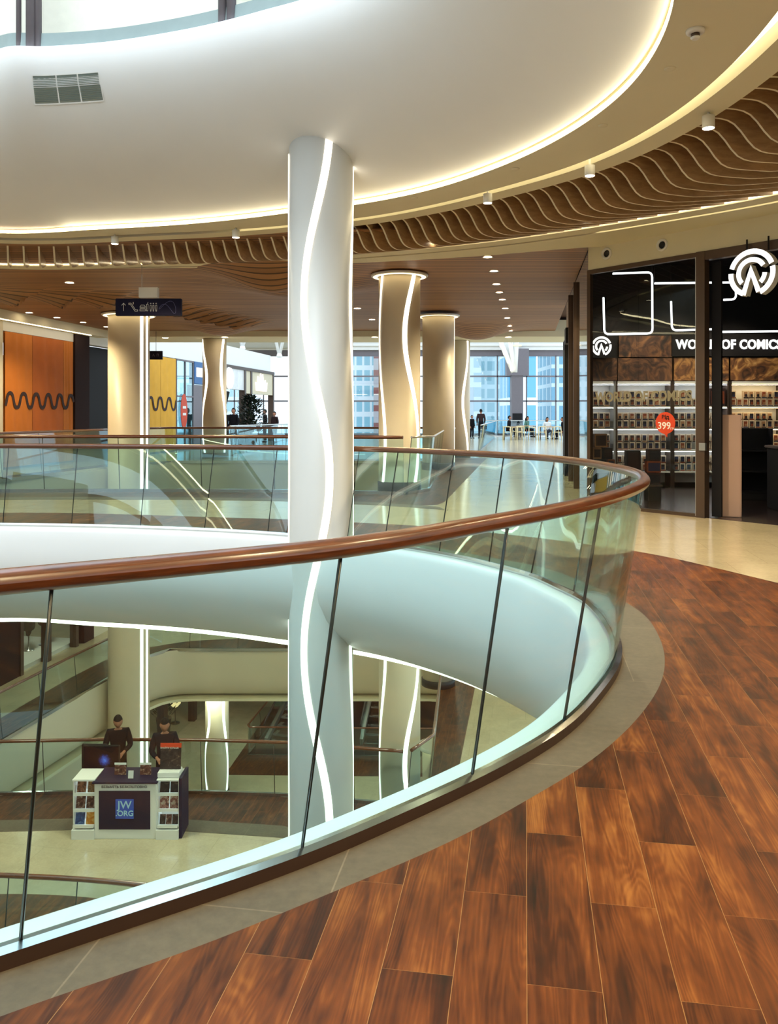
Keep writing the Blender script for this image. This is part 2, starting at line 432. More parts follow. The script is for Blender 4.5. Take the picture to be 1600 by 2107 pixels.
RB = Ring(tr(.05, [(42,1932),(330,1840),(622,1743),(800,1668),(971,1592),(1075,1538),(1161,1483),(1225,1415),(1260,1368),(1268,1325),(1256,1290),(1232,1256),(1202,1228),(1150,1204),(1100,1181),(1040,1165),(919,1137),(790,1117),(700,1106),(595,1097),(450,1088),(300,1082),(150,1078),(0,1076)])+OFF)
RR = Ring(tr(1.07, [(0,1197),(350,1164),(700,1128),(849,1105),(989,1079),(1137,1052),(1242,1028),(1300,1008),(1325,992),(1318,979),(1292,969),(1250,960),(1200,951),(1125,942.5),(1050,937.5),(933,931),(818,926),(726,923.5),(590,921.5),(443,920),(306,919),(150,918),(0,917.5)])+off(.15))
RL = Ring(tr(ZC, [(0,480),(200,472),(400,460),(594,438),(727,422),(880,392),(1000,354),(1112,306),(1225,238),(1300,172),(1356,90),(1386,0)])+[(1.55,4.55),(1.1,3.8),(.55,3.1)]+off(.55)[:1]+off(.6)[1:])
RU = Ring(tr(5.8, [(0,105),(80,102),(200,95),(320,79),(435,57),(550,27),(645,0)])+[(-.1,7.95),(.3,7.2),(.45,6.4),(.45,5.6),(.2,4.7),(-.3,3.8),(-1.0,3.0)]+off(-.3))
SI = Ring(tr(ZC, [(0,489),(300,481),(594,463),(727,450),(1000,394),(1225,322),(1375,240),(1487,150),(1600,22)])+[(2.45,4.6),(2.0,3.7),(1.2,2.6)]+off(.95))
SO = Ring(tr(ZC, [(0,494),(300,486),(594,467.5),(727,455),(1000,401),(1225,334),(1375,259),(1487,180),(1600,79)])+[(2.72,4.9),(2.45,4.0),(1.5,2.5)]+off(1.2))
RD = Ring(tr(4.22, [(0,542),(300,538),(594,529),(727,518),(1000,493),(1300,448),(1600,392)])+[(5.2,9.2),(5.5,7.5),(5.3,5.5),(4.8,3.2),(3.4,.8),(1,-.6),(-2,-1.2),(-5,-1.2),(-9,.5),(-12,4),(-12.5,8.5),(-11,12.6)])
RT = Ring(tr(4.2, [(0,553),(300,552),(594,547),(800,538),(1000,526),(1190,510)])+[(5.6,12.4),(8,8),(8,3),(5,-2.5),(-3,-4),(-10,-2),(-14.5,4),(-14.5,9),(-12,14.2)])
RS = Ring(tr(0, [(0,2086),(284,1994),(481,1919),(700,1827),(852,1766),(976,1707),(1088,1642),(1178,1591),(1262,1527),(1324,1462),(1361,1400),(1367,1350),(1350,1300),(1322,1262)])+[(1.75,7.3),(1.5,8.1),(1.0,8.7),(.2,9.6),(-1.2,10.35),(-3.2,11.2),(-5.2,11.3)]+off(.3))
RW = Ring(tr(0, [(1600,1200),(1304,1133),(1217,1122),(1112,1107),(1015,1097),(918,1086),(731,1075),(400,1063),(0,1055)])+[(4.1,5.4),(4.4,2.5),(3.6,-.5),(.5,-2.2),(-3.5,-2.2),(-8,-1),(-11.5,2.5),(-12.5,7),(-11,11),(-8.5,12.2)], 2.5)
# the second void beyond
V2 = [(-9.4, 15.55), (-7.45, 15.8), (-5.5, 15.9), (-3.6, 15.88), (-1.9, 15.75), (.31, 15.33), (.76, 16.08), (1.42, 22.6), (1.95, 25.6), (-6.7, 25.6), (-7.25, 24.8), (-7.6, 23)]
V2W = [(-10.2, 14.5), (-7.5, 14.82), (-5.5, 14.92), (-3.6, 14.87), (-1.9, 14.65), (-.2, 14.0), (.82, 13.35), (3.3, 28), (3.1, 28.2), (-6.5, 26.6), (-8.2, 25.3), (-8.8, 23)]
# ------------------------------------------------------------------ floors, slabs, swooping fascias
RECT = [(-30, -5), (16, -5), (16, 62), (-30, 62)]
lpB = RB.loop(360); lpS = RS.loop(360); lpW = RW.loop(240)
def chaikin(P, n=2, w=.25):
    for _ in range(n):
        Q = []
        for i in range(len(P)):
            a, b = P[i], P[(i+1) % len(P)]
            if math.dist(a, b) < .3: Q += [a, b]; continue
            k = min(w, .35/math.dist(a, b)*1.0)
            Q += [(a[0]+(b[0]-a[0])*k, a[1]+(b[1]-a[1])*k), (b[0]-(b[0]-a[0])*k, b[1]-(b[1]-a[1])*k)]
        P = Q
    return P
V2s = chaikin(V2, 2); V2Ws = chaikin(V2W, 2)
def level_floor(z, first=None):
    if first is None:
        r = [fill2d('floor', RECT, [lpW, V2Ws], z, .2, 'stone'),
             fill2d('floor_timber_border', lpW, [lpS], z, .2, 'plank'),
             fill2d('floor_stone_strip', lpS, [RB.loop(360)], z, .2, 'strip'),
             fill2d('floor_timber_border', V2Ws, [V2s], z, .2, 'plank_dark')]
        for o in r: struct(o)
        return r
    for o in first:
        c = o.copy(); c.location.z = z; COL.objects.link(c)
fl0 = level_floor(0)
level_floor(-LV, fl0)
nearV = [p for p in V2W[:7]]
tp = nearV+[(p[0]+.05, p[1]-.42) for p in nearV[::-1]]
for z in (0, -LV): struct(MB().prism(tp, .003, Matrix.Translation((0, 0, z))).build('floor_stone_strip', 'strip'))
o = MB(); o.box((-30, -5, -2*LV-.2), (16, 62, -2*LV)); struct(o.build('floor', 'stone'))
struct(fill2d('floor', [(-16, -4), (8, -4), (8, 17), (-16, 17)], [RU.loop(240, .3)], 5.8, .12, 'stone'))

PROF = [(0, 0, 0), (0, .02, -.04), (0, .05, -.14), (0, .085, -.30), (0, .105, -.5), (.02, .105, -.70), (.065, .09, -.9), (.15, .06, -1.07), (.29, .03, -1.22), (.47, .01, -1.335), (.68, 0, -1.42), (.86, 0, -1.475), (1, 0, -1.52)]
PROF2 = [(0, 0, 0), (0, 0, -.10), (.01, 0, -.25), (.04, 0, -.42), (.10, 0, -.60), (.185, 0, -.76), (.30, 0, -.92), (.44, 0, -1.07), (.60, 0, -1.21), (.76, 0, -1.34), (.89, 0, -1.445), (1, 0, -1.535)]
def ring_fascia(top, bot, zt, lip, name, k=1.0, prof=PROF, gap=.05):
    rows = []
    T = [360*i/360 for i in range(360)]
    rows.append([(*top(t, .03), zt-.06) for t in T]); rows.append([(*top(t, .0), zt+.012) for t in T]); rows.append([(*top(t, -lip+.02), zt+.012) for t in T])
    for f, b, z in prof:
        row = []
        for t in T:
            rt = math.dist(top(t, -lip), (CX, CY)); rb = math.dist(bot(t, -gap), (CX, CY)); r = rt+(rb-rt)*f-b*k
            a = math.radians(t); row.append((CX+r*math.cos(a), CY+r*math.sin(a), zt+z))
        rows.append(row)
    return struct(MB().grid(rows, closed=True).build(name, 'plaster'))
ring_fascia(RB, RL, 0, .17, 'trim_1')
ring_fascia(RU, RL, 5.8, .08, 'trim_2', 2.2, PROF2, .03)
ring_fascia(RB, RL, -LV, .17, 'trim_3')
def ringmesh(name, mat, rows, n=360, smooth=False):
    return MB().grid([[(*R(360*i/n, o_), z) for i in range(n)] for R, o_, z in rows], closed=True, smooth=smooth).build(name, mat)
# LED in the cove under each fascia
def cove(name, label, z, mat, z2):
    tag(ringmesh(name, mat, [(RL, -.005, z), (RL, -.005, z2)]), label, 'light strip')
cove('ceiling_cove_light', 'warm glowing cove light strip along the foot of the big white bulge overhead', 4.206, 'led_up', 4.25)
cove('ceiling_cove_light', 'glowing cove light strip below the white bulge of the storey beneath', -LV+4.20, 'led', -LV+4.285)
# ceiling of this storey
struct(ringmesh('ceiling', 'ceiling', [(RL, -.06, 4.285), (RL, 0, 4.285), (RL, 0, ZC), (SI, 0, ZC), (SI, 0, 4.34)]))
tag(ringmesh('ceiling_slot_light', 'slot', [(SI, 0, 4.33), (SO, .03, 4.33)]), 'wide lit slot curving round the ceiling outside the cream ring', 'light strip')
struct(ringmesh('ceiling', 'ceiling', [(SO, 0, 4.34), (SO, 0, ZC), (SO, .28, ZC), (SO, .30, 4.45), (SO, .30, 4.8)]))
struct(ringmesh('ceiling', 'plenum', [(SO, .28, 4.75), (RD, .25, 4.75)]))
tag(ringmesh('ceiling_perimeter_light', 'dash', [(RD, .1, 4.22), (RD, .1, 4.28)]), 'dashed line of light behind the outer ends of the wavy ceiling fins', 'light strip')
struct(ringmesh('ceiling', 'ceiling', [(RD, .14, 4.75), (RD, .12, 4.29), (RD, .12, ZC), (RD, .42, ZC), (RD, .42, 4.26), (RD, .50, 4.26), (RD, .5, ZC), (RT, 0, ZC), (RT, 0, 4.3)]))
tag(ringmesh('ceiling_slot_light', 'slot', [(RD, .425, 4.255), (RD, .495, 4.255)]), 'thin lit slot curving just outside the dashed light line', 'light strip')
# soffit out to the shop front on the right
# level -1 ceiling (underside of this floor)
struct(fill2d('ceiling', RECT, [RL.loop(240), V2s], -LV+4.2+.08, .08, 'ceiling'))
o = fill2d('ceiling', RECT, [RL.loop(240), V2s], -2*LV+4.2+.08, .08, 'ceiling'); struct(o)

# wavy fins
fins = thing('baffle_ceiling', 'ring of wavy timber ceiling fins between the lit slot and the dashed light line', 'ceiling fins', (0, 0, 0))
fins['kind'] = 'thing'
def fin(th):
    a = math.radians(th); r0 = math.dist(SO(th, .24), (CX, CY)); r1 = math.dist(RD(th, .06), (CX, CY)); n = 40
    tx, ty = -math.sin(a)*.014, math.cos(a)*.014
    bot = []
    for i in range(n+1):
        u = i/n
        s = 1/(1+math.exp(-(u*(r1-r0)-.50)/.062)); z = 4.29-.32*s+.23*max(0, (u-.42)/.58)**1.2*s
        if u < .05: z = 4.3
        bot.append((CX+math.cos(a)*(r0+(r1-r0)*u), CY+math.sin(a)*(r0+(r1-r0)*u), z))
    mb = MB()
    A = [(p[0]+tx, p[1]+ty, p[2]) for p in bot]; B = [(p[0]-tx, p[1]-ty, p[2]) for p in bot]
    At = [(p[0], p[1], 4.74) for p in A]; Bt = [(p[0], p[1], 4.74) for p in B]
    mb.grid([A, At]); mb.grid([B, Bt], flip=True); mb.mat(1).grid([A, B], smooth=True, flip=True); mb.mat(0)
    mb.quad(A[-1], At[-1], Bt[-1], B[-1]); mb.quad(A[0], B[0], Bt[0], At[0])
    return mb.build('ceiling_fin', ['fin_side', 'fin_edge'], fins)
t = -24; FT = []
while t < 122:
    FT.append(t); fin(t); t += 2.05 if t < 20 else 1.95

# timber slat ceiling of the concourse beyond, with carved waves
def wave(x, y):
    h = 0
    def band(x0, y0, x1, y1, w, amp, per, sk):
        dx, dy = x1-x0, y1-y0; L = math.hypot(dx, dy); ux, uy = dx/L, dy/L
        s = (x-x0)*ux+(y-y0)*uy; q = -(x-x0)*uy+(y-y0)*ux
        if -.6 < s < L+.6 and abs(q) < w*1.6:
            e = math.exp(-(q/w)**2*1.5)*min(1, max(0, (s+.6)/1.2))*min(1, max(0, (L+.6-s)/1.2))
            f = ((s+q*sk)/per) % 1.0
            return amp*e*(f**1.6)
        return 0
    h += band(-12, 17.6, -5.6, 19.4, .8, .34, .95, .7)
    h += band(-5.9, 20.0, -4.2, 24.6, .75, .30, .55, .6)
    for gx, gy, sx, sy, am in ((-5.2, 25.6, .9, .9, .30), (-2.2, 15.6, .9, .7, .42), (-1.9, 17.4, 1.2, 1.0, .28), (2.75, 25.9, 1.0, 1.4, .40)):
        h += am*math.exp(-((x-gx)/sx)**2-((y-gy)/sy)**2)
    return h
WX = lambda y: 3.27+.16*(y-13.5)       # side glass wall of the shop along the concourse
rows = []
ys = [12.2+i*.11 for i in range(137)]
for y in ys:
    rows.append([(x_, y, 4.235-wave(x_, y)) for x_ in [-14+ (WX(y)+14)*k/150 for k in range(151)]])
mb = MB().grid(rows, flip=True); struct(mb.build('ceiling', 'slat'))
# plain cream band closing the timber ceiling, then the tall bright hall
mb = MB().box((-14, 27.2, 4.05), (8, 29.4, 4.6)); struct(mb.build('ceiling', 'ceiling'))
mb = MB().box((-14, 16, 4.7), (8, 29.4, 4.8)); struct(mb.build('ceiling', 'plenum'))

# second void fascia (beige upstand) on three storeys
def v2_fascia(z, name):
    P = V2s; n = len(P); rows = []
    c = (-3.4, 20.2)
    for o_, zz in ((0, .01), (-.02, -.05), (-.05, -.3), (-.06, -.8), (-.03, -1.1), (.07, -1.3), (.25, -1.45), (.5, -1.52)):
        row = []
        for i in range(n):
            a, b = Vector(P[i-1]), Vector(P[(i+1) % n]); t_ = (b-a).normalized(); nr = Vector((t_.y, -t_.x))
            if nr.dot(Vector(P[i])-Vector(c)) < 0: nr = -nr
            row.append((P[i][0]+nr.x*o_, P[i][1]+nr.y*o_, z+zz))
        rows.append(row)
    return struct(MB().grid(rows, closed=True).build(name, 'fascia'))
v2_fascia(0, 'trim_4'); v2_fascia(-LV, 'trim_5')

# ------------------------------------------------------------------ columns
def column(label, cx, cy, r, z0, z1, strips, mat='colbeige', collar=None, base=True, n=64):
    t = thing('column', label, 'column', (cx, cy, z0)); t['kind'] = 'thing'
    MB().lathe([(r, 0), (r, z1-z0)], n=n).build('shaft', mat, t)
    f0 = math.atan2(-cy, -cx)
    for s in strips:
        ph0, amp, zp, per, w = s[:5]; za, zb = (s[5], s[6]) if len(s) > 5 else (z0+.02, z1-.01)
        A = []; B = []; k = max(24, int((zb-za)/.12))
        for i in range(k+1):
            z = za+(zb-za)*i/k; ph = math.radians(ph0-amp*math.cos(2*PI*(z-zp)/per))
            # phi measured from the side that looks at the entrance of the ring, positive to the right
            dph = math.radians(amp)*2*PI/per*math.sin(2*PI*(z-zp)/per)*r
            ww = w/2*math.sqrt(1+dph*dph)/r
            for L_, sg in ((A, -1), (B, 1)):
                a = f0+ph+sg*ww; L_.append(((r+.006)*math.cos(a), (r+.006)*math.sin(a), z-z0))
        C = [((p[0]+q[0])/2*1.012, (p[1]+q[1])/2*1.012, p[2]) for p, q in zip(A, B)]
        MB().grid([A, C, B], flip=True).build('led_strip', 'ledcol', t)
    for zb in ([0] if base is True else base or []): MB().lathe([(r+.001, zb), (r+.02, zb+.005), (r+.02, zb+.19), (r+.001, zb+.2)], n=n).build('base_ring', 'dark', t)
    if collar:
        cl = MB().lathe([(r+.0, z1-z0-.04), (r+collar, z1-z0-.03), (r+collar+.02, z1-z0+.01), (r, z1-z0+.02)], n=n); cl = cl.build('collar', 'whitemetal', t)
        MB().lathe([(r+.03, z1-z0-.043), (r+collar-.03, z1-z0-.036)], n=n, cap=False).build('halo_light', 'halo', cl)
    return t
column('tall white column with a wavy light strip rising through the void in front', -.818, 9.95, .385, -2*LV, 4.9,
       [(-8, 23, 2.83, 4.1, .088, -8, 4.78), (79, 15, 2.83, 4.1, .07, -8, 4.6), (-86, 5, 2.83, 4.1, .07, -8, 4.6)], 'column', base=False)
column('beige column with two straight light strips behind the blue direction sign', -7.08, 22.5, .545, -2*LV, 4.2, [(37, 0, 0, 4, .10), (59, 0, 0, 4, .10)], collar=.16, base=False)
c3 = column('thick beige column with a wavy light strip at the corner of the far void', .205, 16.1, .405, -2*LV, 4.2, [(38, 24, 3.0, 4.1, .09), (-57, 15, 3.0, 4.1, .07)], collar=.14, base=[0, 2*LV])
c4 = column('plain beige column behind the corner column, light strip on its edge only', 1.33, 22.3, .43, 0, 4.15, [(88, 0, 0, 4, .06)], collar=.13)
for k in (1, 2): dup(c4, (1.33, 22.3, -LV*k), label='plain beige column at the right edge of the far void, '+('one storey down' if k == 1 else 'two storeys down'))
c5 = column('slim looking beige column farthest down the concourse, wavy strip near its edge', 2.42, 28.8, .40, 0, 4.04, [(38, 16, 1.9, 3.6, .09)])
c6 = column('beige column with two wavy light strips in front of the cafes', -5.93, 28.1, .40, 0, 4.04, [(-60, -20, 2.7, 3.1, .10), (48, 16, 3.0, 4.1, .10)])
dup(c6, (-5.93, 28.5, -2*LV), label='beige column with two wavy light strips standing two storeys down behind the kiosk')

# ------------------------------------------------------------------ balustrades
def resample(P, step):
    out = [Vector(P[0])]
    for a, b in zip(P[:-1], P[1:]):
        a, b = Vector(a), Vector(b); n = max(1, int(round((b-a).length/step)))
        for i in range(1, n+1): out.append(a+(b-a)*i/n)
    return out
def balustrade(label, A, B, cuts, closed=False, rail='rail', rr=.034, glass='glass', joint=.006, chan=(.05, .06), gap=.003, thick=.014, railmat=None, group=None):
    """A bottom points, B rail-centre points (same length); cuts = indices where panels meet"""
    t = thing('glass_balustrade', label, 'balustrade', (0, 0, 0), 0, group)
    MB().tube(B, rr, 12, closed=closed).build('handrail', rail, t)
    n = len(A); cw, chh = chan
    rows = [[], [], [], []]
    for i in range(n):
        a = Vector(A[i]); p = Vector(A[(i+1) % n] if closed else A[min(i+1, n-1)])-Vector(A[i-1] if closed else A[max(i-1, 0)]); nr = Vector((p.y, -p.x, 0)).normalized()
        for k, (q, z) in enumerate(((cw/2, -.05), (cw/2, 0), (-cw/2, 0), (-cw/2, -.05))): rows[k].append(a+nr*q+Vector((0, 0, z)))
    if closed:
        for r in rows: r.append(r[0])
    MB().grid(rows, smooth=False).build('base_channel', 'steel', t)
    return t
def panels(t, quads, glass, joints, jr):
    for A, B in quads: MB().solidstrip(A, B, .014, side_mat=1).build('glass_panel', [glass, 'joint'], t)
    for a, b in joints: MB().tube([a, b], jr, 6).build('panel_joint', 'joint', t)

# --- the long curved balustrade round the near void
ZB, ZR = .045, 1.07
seam_px = [((42,1932),(108,1190)), ((622,1743),(706,1128)), ((971,1592),(1050,1070)), ((1161,1483),(1235,1030)),
           ((1180,1217),(1226,955)), ((1099,1179),(1140,944)), ((1007,1156),(1042,936.5)), ((905,1134),(933,931)), ((790,1117),(820,926)), ((690,1105),(709,923)),
           ((555,1093),(569,921.3)), ((423,1086),(440,920)), ((289,1081.5),(302,919)), ((147,1078),(158,918.3)), ((6,1076),(18,917.6))]
seams = [(polar(G(*a, .05))[0], polar(G(*b, ZR))[0]) for a, b in seam_px]
norm = lambda t: t if t < 180 else t-360
seams = sorted((norm(a), norm(b)) for a, b in seams)
last = seams[-1]; ext = []
tt = last[0]+9
while tt < seams[0][0]+360-6: ext.append((tt, tt)); tt += 11.5
seams = seams+ext
# the balustrade stops either side of the white column that stands in its line
FC = (-.818, 9.95); 
def blocked(R_, w): k = [q/20 for q in range(500, 1700) if min(math.dist(R_(q/20, o_), FC) for o_ in (-w, 0, w)) < .388]; return min(k)-.05, max(k)+.05
BA, BB = blocked(RB, .035); RA, RBB = blocked(RR, .037)
def nearpanels(t, zoff, rng=None):
    S = seams+[(seams[0][0]+360, seams[0][1]+360)]
    qs = []; js = []
    for (a0, b0), (a1, b1) in zip(S[:-1], S[1:]):
        if rng and (a1 < rng[0] or a0 > rng[1]): continue
        if a0 < BA < a1 and not rng:
            segs = [(a0, b0, BA-.8, RA-2.2)]+([(BB+.8, RBB+3.2, a1, b1)] if a1 > BB else [])
        elif a0 < BB < a1 and not rng: segs = [(BB+.8, RBB+3.2, a1, b1)]
        elif a0 >= BA and a1 <= BB and not rng: segs = []
        else: segs = [(a0, b0, a1, b1)]
        for a0_, b0_, a1_, b1_ in segs: put(a0_, b0_, a1_, b1_, qs, zoff)
        if not (BA-.5 < a0 < BB+.5 or RA-.5 < b0 < RBB+.5) or rng: js.append(((*RB(a0), ZB+zoff), (*RR(b0), ZR-.03+zoff)))
    return qs, js
def put(a0, b0, a1, b1, qs, zoff):
    if 1:
        n = 10; e = .02
        A = [(*RB(a0+e+(a1-a0-2*e)*i/n), ZB+zoff) for i in range(n+1)]; B = [(*RR(b0+e+(b1-b0-2*e)*i/n), ZR-.01+zoff) for i in range(n+1)]
        qs.append((A, B))
def nearbal(label, zoff, glass, jr, rng=None):
    t = thing('glass_balustrade', label, 'balustrade', (0, 0, 0))
    if rng: T = [rng[0]+(rng[1]-rng[0])*i/160 for i in range(161)]
    else: T = [RBB+(360-(RBB-RA))*i/400 for i in range(401)]
    cl = False
    # oval timber rail
    rows = []
    for k in range(14):
        an = 2*PI*k/14; rows.append([(*RR(q, .037*math.cos(an)), ZR+zoff+.034*math.sin(an)+.0) for q in T+([T[0]] if cl else [])])
    rows.append(rows[0]); MB().grid(rows, flip=True).build('handrail', 'rail', t)
    TT = T if rng else [BB+(360-(BB-BA))*i/400 for i in range(401)]
    MB().grid([[(*RB(q, .035), zoff+.0) for q in TT], [(*RB(q, .035), zoff+.044) for q in TT]], smooth=False).mat(1).grid([[(*RB(q, .035), zoff+.044) for q in TT], [(*RB(q, .010), zoff+.053) for q in TT], [(*RB(q, -.010), zoff+.053) for q in TT], [(*RB(q, -.03), zoff+.03) for q in TT], [(*RB(q, -.03), zoff+.0) for q in TT]], smooth=False).build('base_channel', ['chan', 'steel'], t)
    panels(t, *nearpanels(t, zoff, rng)[:1], glass, nearpanels(t, zoff, rng)[1], jr)
    return t
nearbal('long curved glass balustrade with varnished timber handrail sweeping round the near void', 0, 'glass', .0055)
nearbal('curved glass balustrade of the same void seen one storey down, before the kiosk', -LV, 'glass_far', .008, (60, 150))

# --- balustrades of the second void
def lean(P, d, c=(-3.4, 20.2)):
    out = []
    for i in range(len(P)):
        a, b = Vector(P[max(i-1, 0)]), Vector(P[min(i+1, len(P)-1)]); tg = (b-a).normalized(); nr = Vector((tg.y, -tg.x))
        if nr.dot(Vector(P[i])-Vector(c)) < 0: nr = -nr
        out.append((P[i][0]+nr.x*d, P[i][1]+nr.y*d))
    return out
def bal2(label, P, z, seam=1.35, top=.1, glass='glass_far', rail='rail', rr=.033, step=.3, jr=.008):
    R_ = resample(P, step); P2 = [(p.x, p.y) for p in R_]; T2 = lean(P2, top)
    t = thing('glass_balustrade', label, 'balustrade', (0, 0, 0))
    MB().tube([(*p, z+ZR) for p in T2], rr, 12).build('handrail', rail, t)
    n = len(P2); rows = []
    O1, I1 = lean(P2, .03), lean(P2, -.03)
    MB().grid([[(*p, z) for p in O1], [(*p, z+.06) for p in O1], [(*p, z+.06) for p in I1], [(*p, z-.02) for p in I1]], smooth=False).build('base_channel', 'steel', t)
    k = max(1, round(seam/step)); cuts = list(range(0, n-1, k))
    if n-1-cuts[-1] < k/2 and len(cuts) > 1: cuts.pop()
    cuts.append(n-1); qs = []; js = []
    for a, b in zip(cuts[:-1], cuts[1:]):
        qs.append(([(*P2[i], z+ZB) for i in range(a, b+1)], [(*T2[i], z+ZR-.01) for i in range(a, b+1)]))
        js.append(((*P2[a], z+ZB), (*T2[a], z+ZR-.03)))
    panels(t, qs, glass, js, jr); return t
NEAR2 = [(-9.4, 15.6), (-7.45, 15.82), (-5.5, 15.92), (-3.6, 15.9), (-1.9, 15.77), (.28, 15.36)]
LEFT2 = [(-9.35, 15.7), (-8.9, 17), (-8.1, 21), (-7.68, 22.9)]
FAR2 = [(-7.3, 24.7), (-6.75, 25.55), (1.85, 25.55)]
RIGHT2 = [(.33, 15.36), (.77, 16.08), (1.33, 21.70)]
RIGHT3 = [(1.47, 22.9), (1.93, 25.4)]
for z, s in ((0, 'on this floor'), (-LV, 'one storey down')):
    bal2('straight-looking glass balustrade along the near side of the far void, '+s, NEAR2, z)
    bal2('glass balustrade running away along the left side of the far void, '+s, LEFT2, z)
    bal2('glass balustrade across the far side of the far void, '+s, FAR2, z)
bal2('glass balustrade with thin steel rail beside the corner column, on this floor', RIGHT2, 0, rail='brushed', rr=.02, glass='glass')
bal2('glass balustrade turning the corner of the far void beside the column, one storey down', RIGHT2, -LV)
for z, s in ((0, 'on this floor'), (-LV, 'one storey down')): bal2('short glass balustrade behind the plain column at the far void, '+s, RIGHT3, z, rail='rail' if z else 'brushed', rr=.033 if z else .02)
bal2('pale glass balustrade with steel rail far down the concourse by the tables', [(3.45, 32), (5.05, 42), (6.5, 51)], 0, rail='brushed', rr=.025, glass='glass', seam=1.5, step=.5)
# ------------------------------------------------------------------ the comic shop on the right
A0 = Vector((3.27, 13.5, 0)); E = Vector((.634, -.773, 0)); NV = Vector((-.773, -.634, 0))
def PL(s, o, z): return A0+E*s+NV*o+Vector((0, 0, z))
SM = Matrix(((E.x, 0, NV.x, A0.x), (E.y, 0, NV.y, A0.y), (0, 1, 0, 0), (0, 0, 0, 1)))    # local x along front, y up, z out to the walkway
def s_of(px): k = (px-800)/1700; return (13.5*k-3.27)/(.634+.773*k)
def sbox(mb, s0, s1, z0, z1, o0, o1): return mb.box((s0, z0, o0), (s1, z1, o1), SM)
SB = s_of(1434); SB2 = s_of(1452)
# shell
mb = MB(); sbox(mb, -.02, 7, 3.85, 4.35, -.12, 0); struct(mb.build('wall_bulkhead', 'ceiling'))
mb = MB(); mb.box((3.86, 17.0, 0), (10, 17.15, 4.7)); struct(mb.build('wall_back', 'black'))
mb = MB(); mb.box((10, 6, 0), (10.15, 17.1, 4.7)); struct(mb.build('wall_right', 'black'))
mb = MB(); b = [PL(0, -.02, 0), PL(7, -.02, 0), Vector((10, 8, 0)), Vector((10, 17, 0)), Vector((3.87, 17, 0))]
mb.prism([(p.x, p.y) for p in b], .004); o = mb.build('floor_shop', pmat('shop_dark_floor', (.03, .02, .022), .25)); struct(o)
mb = MB(); mb.prism([(p.x, p.y) for p in [PL(0, -.13, 0), PL(7, -.13, 0)]+b[2:]], .1, Matrix.Translation((0, 0, 4.55))); struct(mb.build('ceiling_shop', 'black'))
# glazing
w1 = MB(); sbox(w1, -.03, .03, 0, 3.85, -.06, .02); sbox(w1, .03, SB, 3.78, 3.85, -.05, .02); sbox(w1, .03, SB, 0, .05, -.05, .02); sbox(w1, SB2, 6.8, 3.72, 3.85, -.08, .03)
f = struct(w1.build('window_1', 'bronze'))
SMID = s_of(1312)
for a, b in ((.03, SMID-.004), (SMID+.004, SB)):
    g = MB(); sbox(g, a, b, .05, 3.78, -.02, -.008); g.build('window_pane', 'shopglass', f)
p = MB(); sbox(p, SB, SB2, 0, 3.85, -.09, .04); fr = struct(p.build('door_1', 'bronze'))
g = MB(); sbox(g, SB2+.02, s_of(1474), .02, 3.70, -.16, -.12); g.build('door_leaf', 'black', fr)
g = MB(); sbox(g, SB+.06, SB2+.02, 1.03-.055, 1.03+.055, .02, .06); g.build('lock', 'brushed', fr)
g = MB(); sbox(g, SB-.015, SB, .02, 3.78, -.03, .03); g.build('edge_trim', 'brushed', fr)
# mirror-dark side glazing along the concourse, black end post
mir, nt, out = newmat('dark_reflective_glass'); gl = nt.nodes.new('ShaderNodeBsdfGlossy'); gl.inputs[0].default_value = (.80, .80, .78, 1); gl.inputs['Roughness'].default_value = .02
nt.links.new(gl.outputs[0], out.inputs[0]); M['mirror'] = mir
mb = MB(); y0, y1 = 13.55, 20.3
mb.box((0, 0, 0), (.06, math.hypot(y1-y0, WX(y1)-WX(y0)), 4.2), Matrix.Translation((WX(y0), y0, 0)) @ Matrix.Rotation(-math.atan(.16), 4, 'Z')); sw = struct(mb.build('window_2', 'mirror'))
for yy, ww, mm in ((20.0, .24, 'black'), (16.6, .05, 'bronze'), (18.4, .05, 'bronze')):
    mb = MB(); mb.box((-.03, 0, 0), (.12, ww if mm != 'black' else .8, 3.3 if mm == 'black' else 4.15), Matrix.Translation((WX(yy)-.03, yy, 0)) @ Matrix.Rotation(-math.atan(.16), 4, 'Z')); mb.build('window_post', mm, sw)
mb = MB(); mb.box((-.05, 0, 3.1), (.1, .5, 3.45), Matrix.Translation((WX(18.6)-.06, 18.6, 0)) @ Matrix.Rotation(-math.atan(.16), 4, 'Z'))
tag(mb.build('loudspeaker', 'black'), 'black box high on the reflective side glass of the shop', 'loudspeaker')

# logo
def logo(R_, h):
    mb = MB()
    def arc(a0, a1, r, w, n=20): mb.stroke([(r*R_*math.cos(math.radians(a0+(a1-a0)*i/n)), r*R_*math.sin(math.radians(a0+(a1-a0)*i/n))) for i in range(n+1)], w*R_, h)
    arc(163, 20, .89, .215); arc(175, 247, .89, .215, 12); arc(-67, 12, .89, .215, 12)
    arc(222, 28, .555, .20, 22); arc(-48, -4, .555, .19, 6)
    mb.stroke([(x*R_, y*R_) for x, y in ((-.36, -.88), (-.03, .10), (.30, -.80))], .215*R_, h)
    return mb
t = thing('shop_logo_sign', 'big white round logo sign hanging over the open shop doorway', 'sign', (0, 0, 0))
LS = 2.80; LZ = 3.42
TR = SM @ Matrix.Translation((LS, LZ, .02))
o = fix(xf(logo(.33, .13), TR).build('face', 'signlit', t))
o.data.materials.append(M['whitemetal'])
for pl in o.data.polygons:
    if pl.normal.dot(NV) < .9: pl.material_index = 1
for sx in (-.1, .2): MB().cyl(PL(LS+sx, .08, LZ+.29), PL(LS+sx, .08, 3.90), .012).build('hanging_rod', 'black', t)
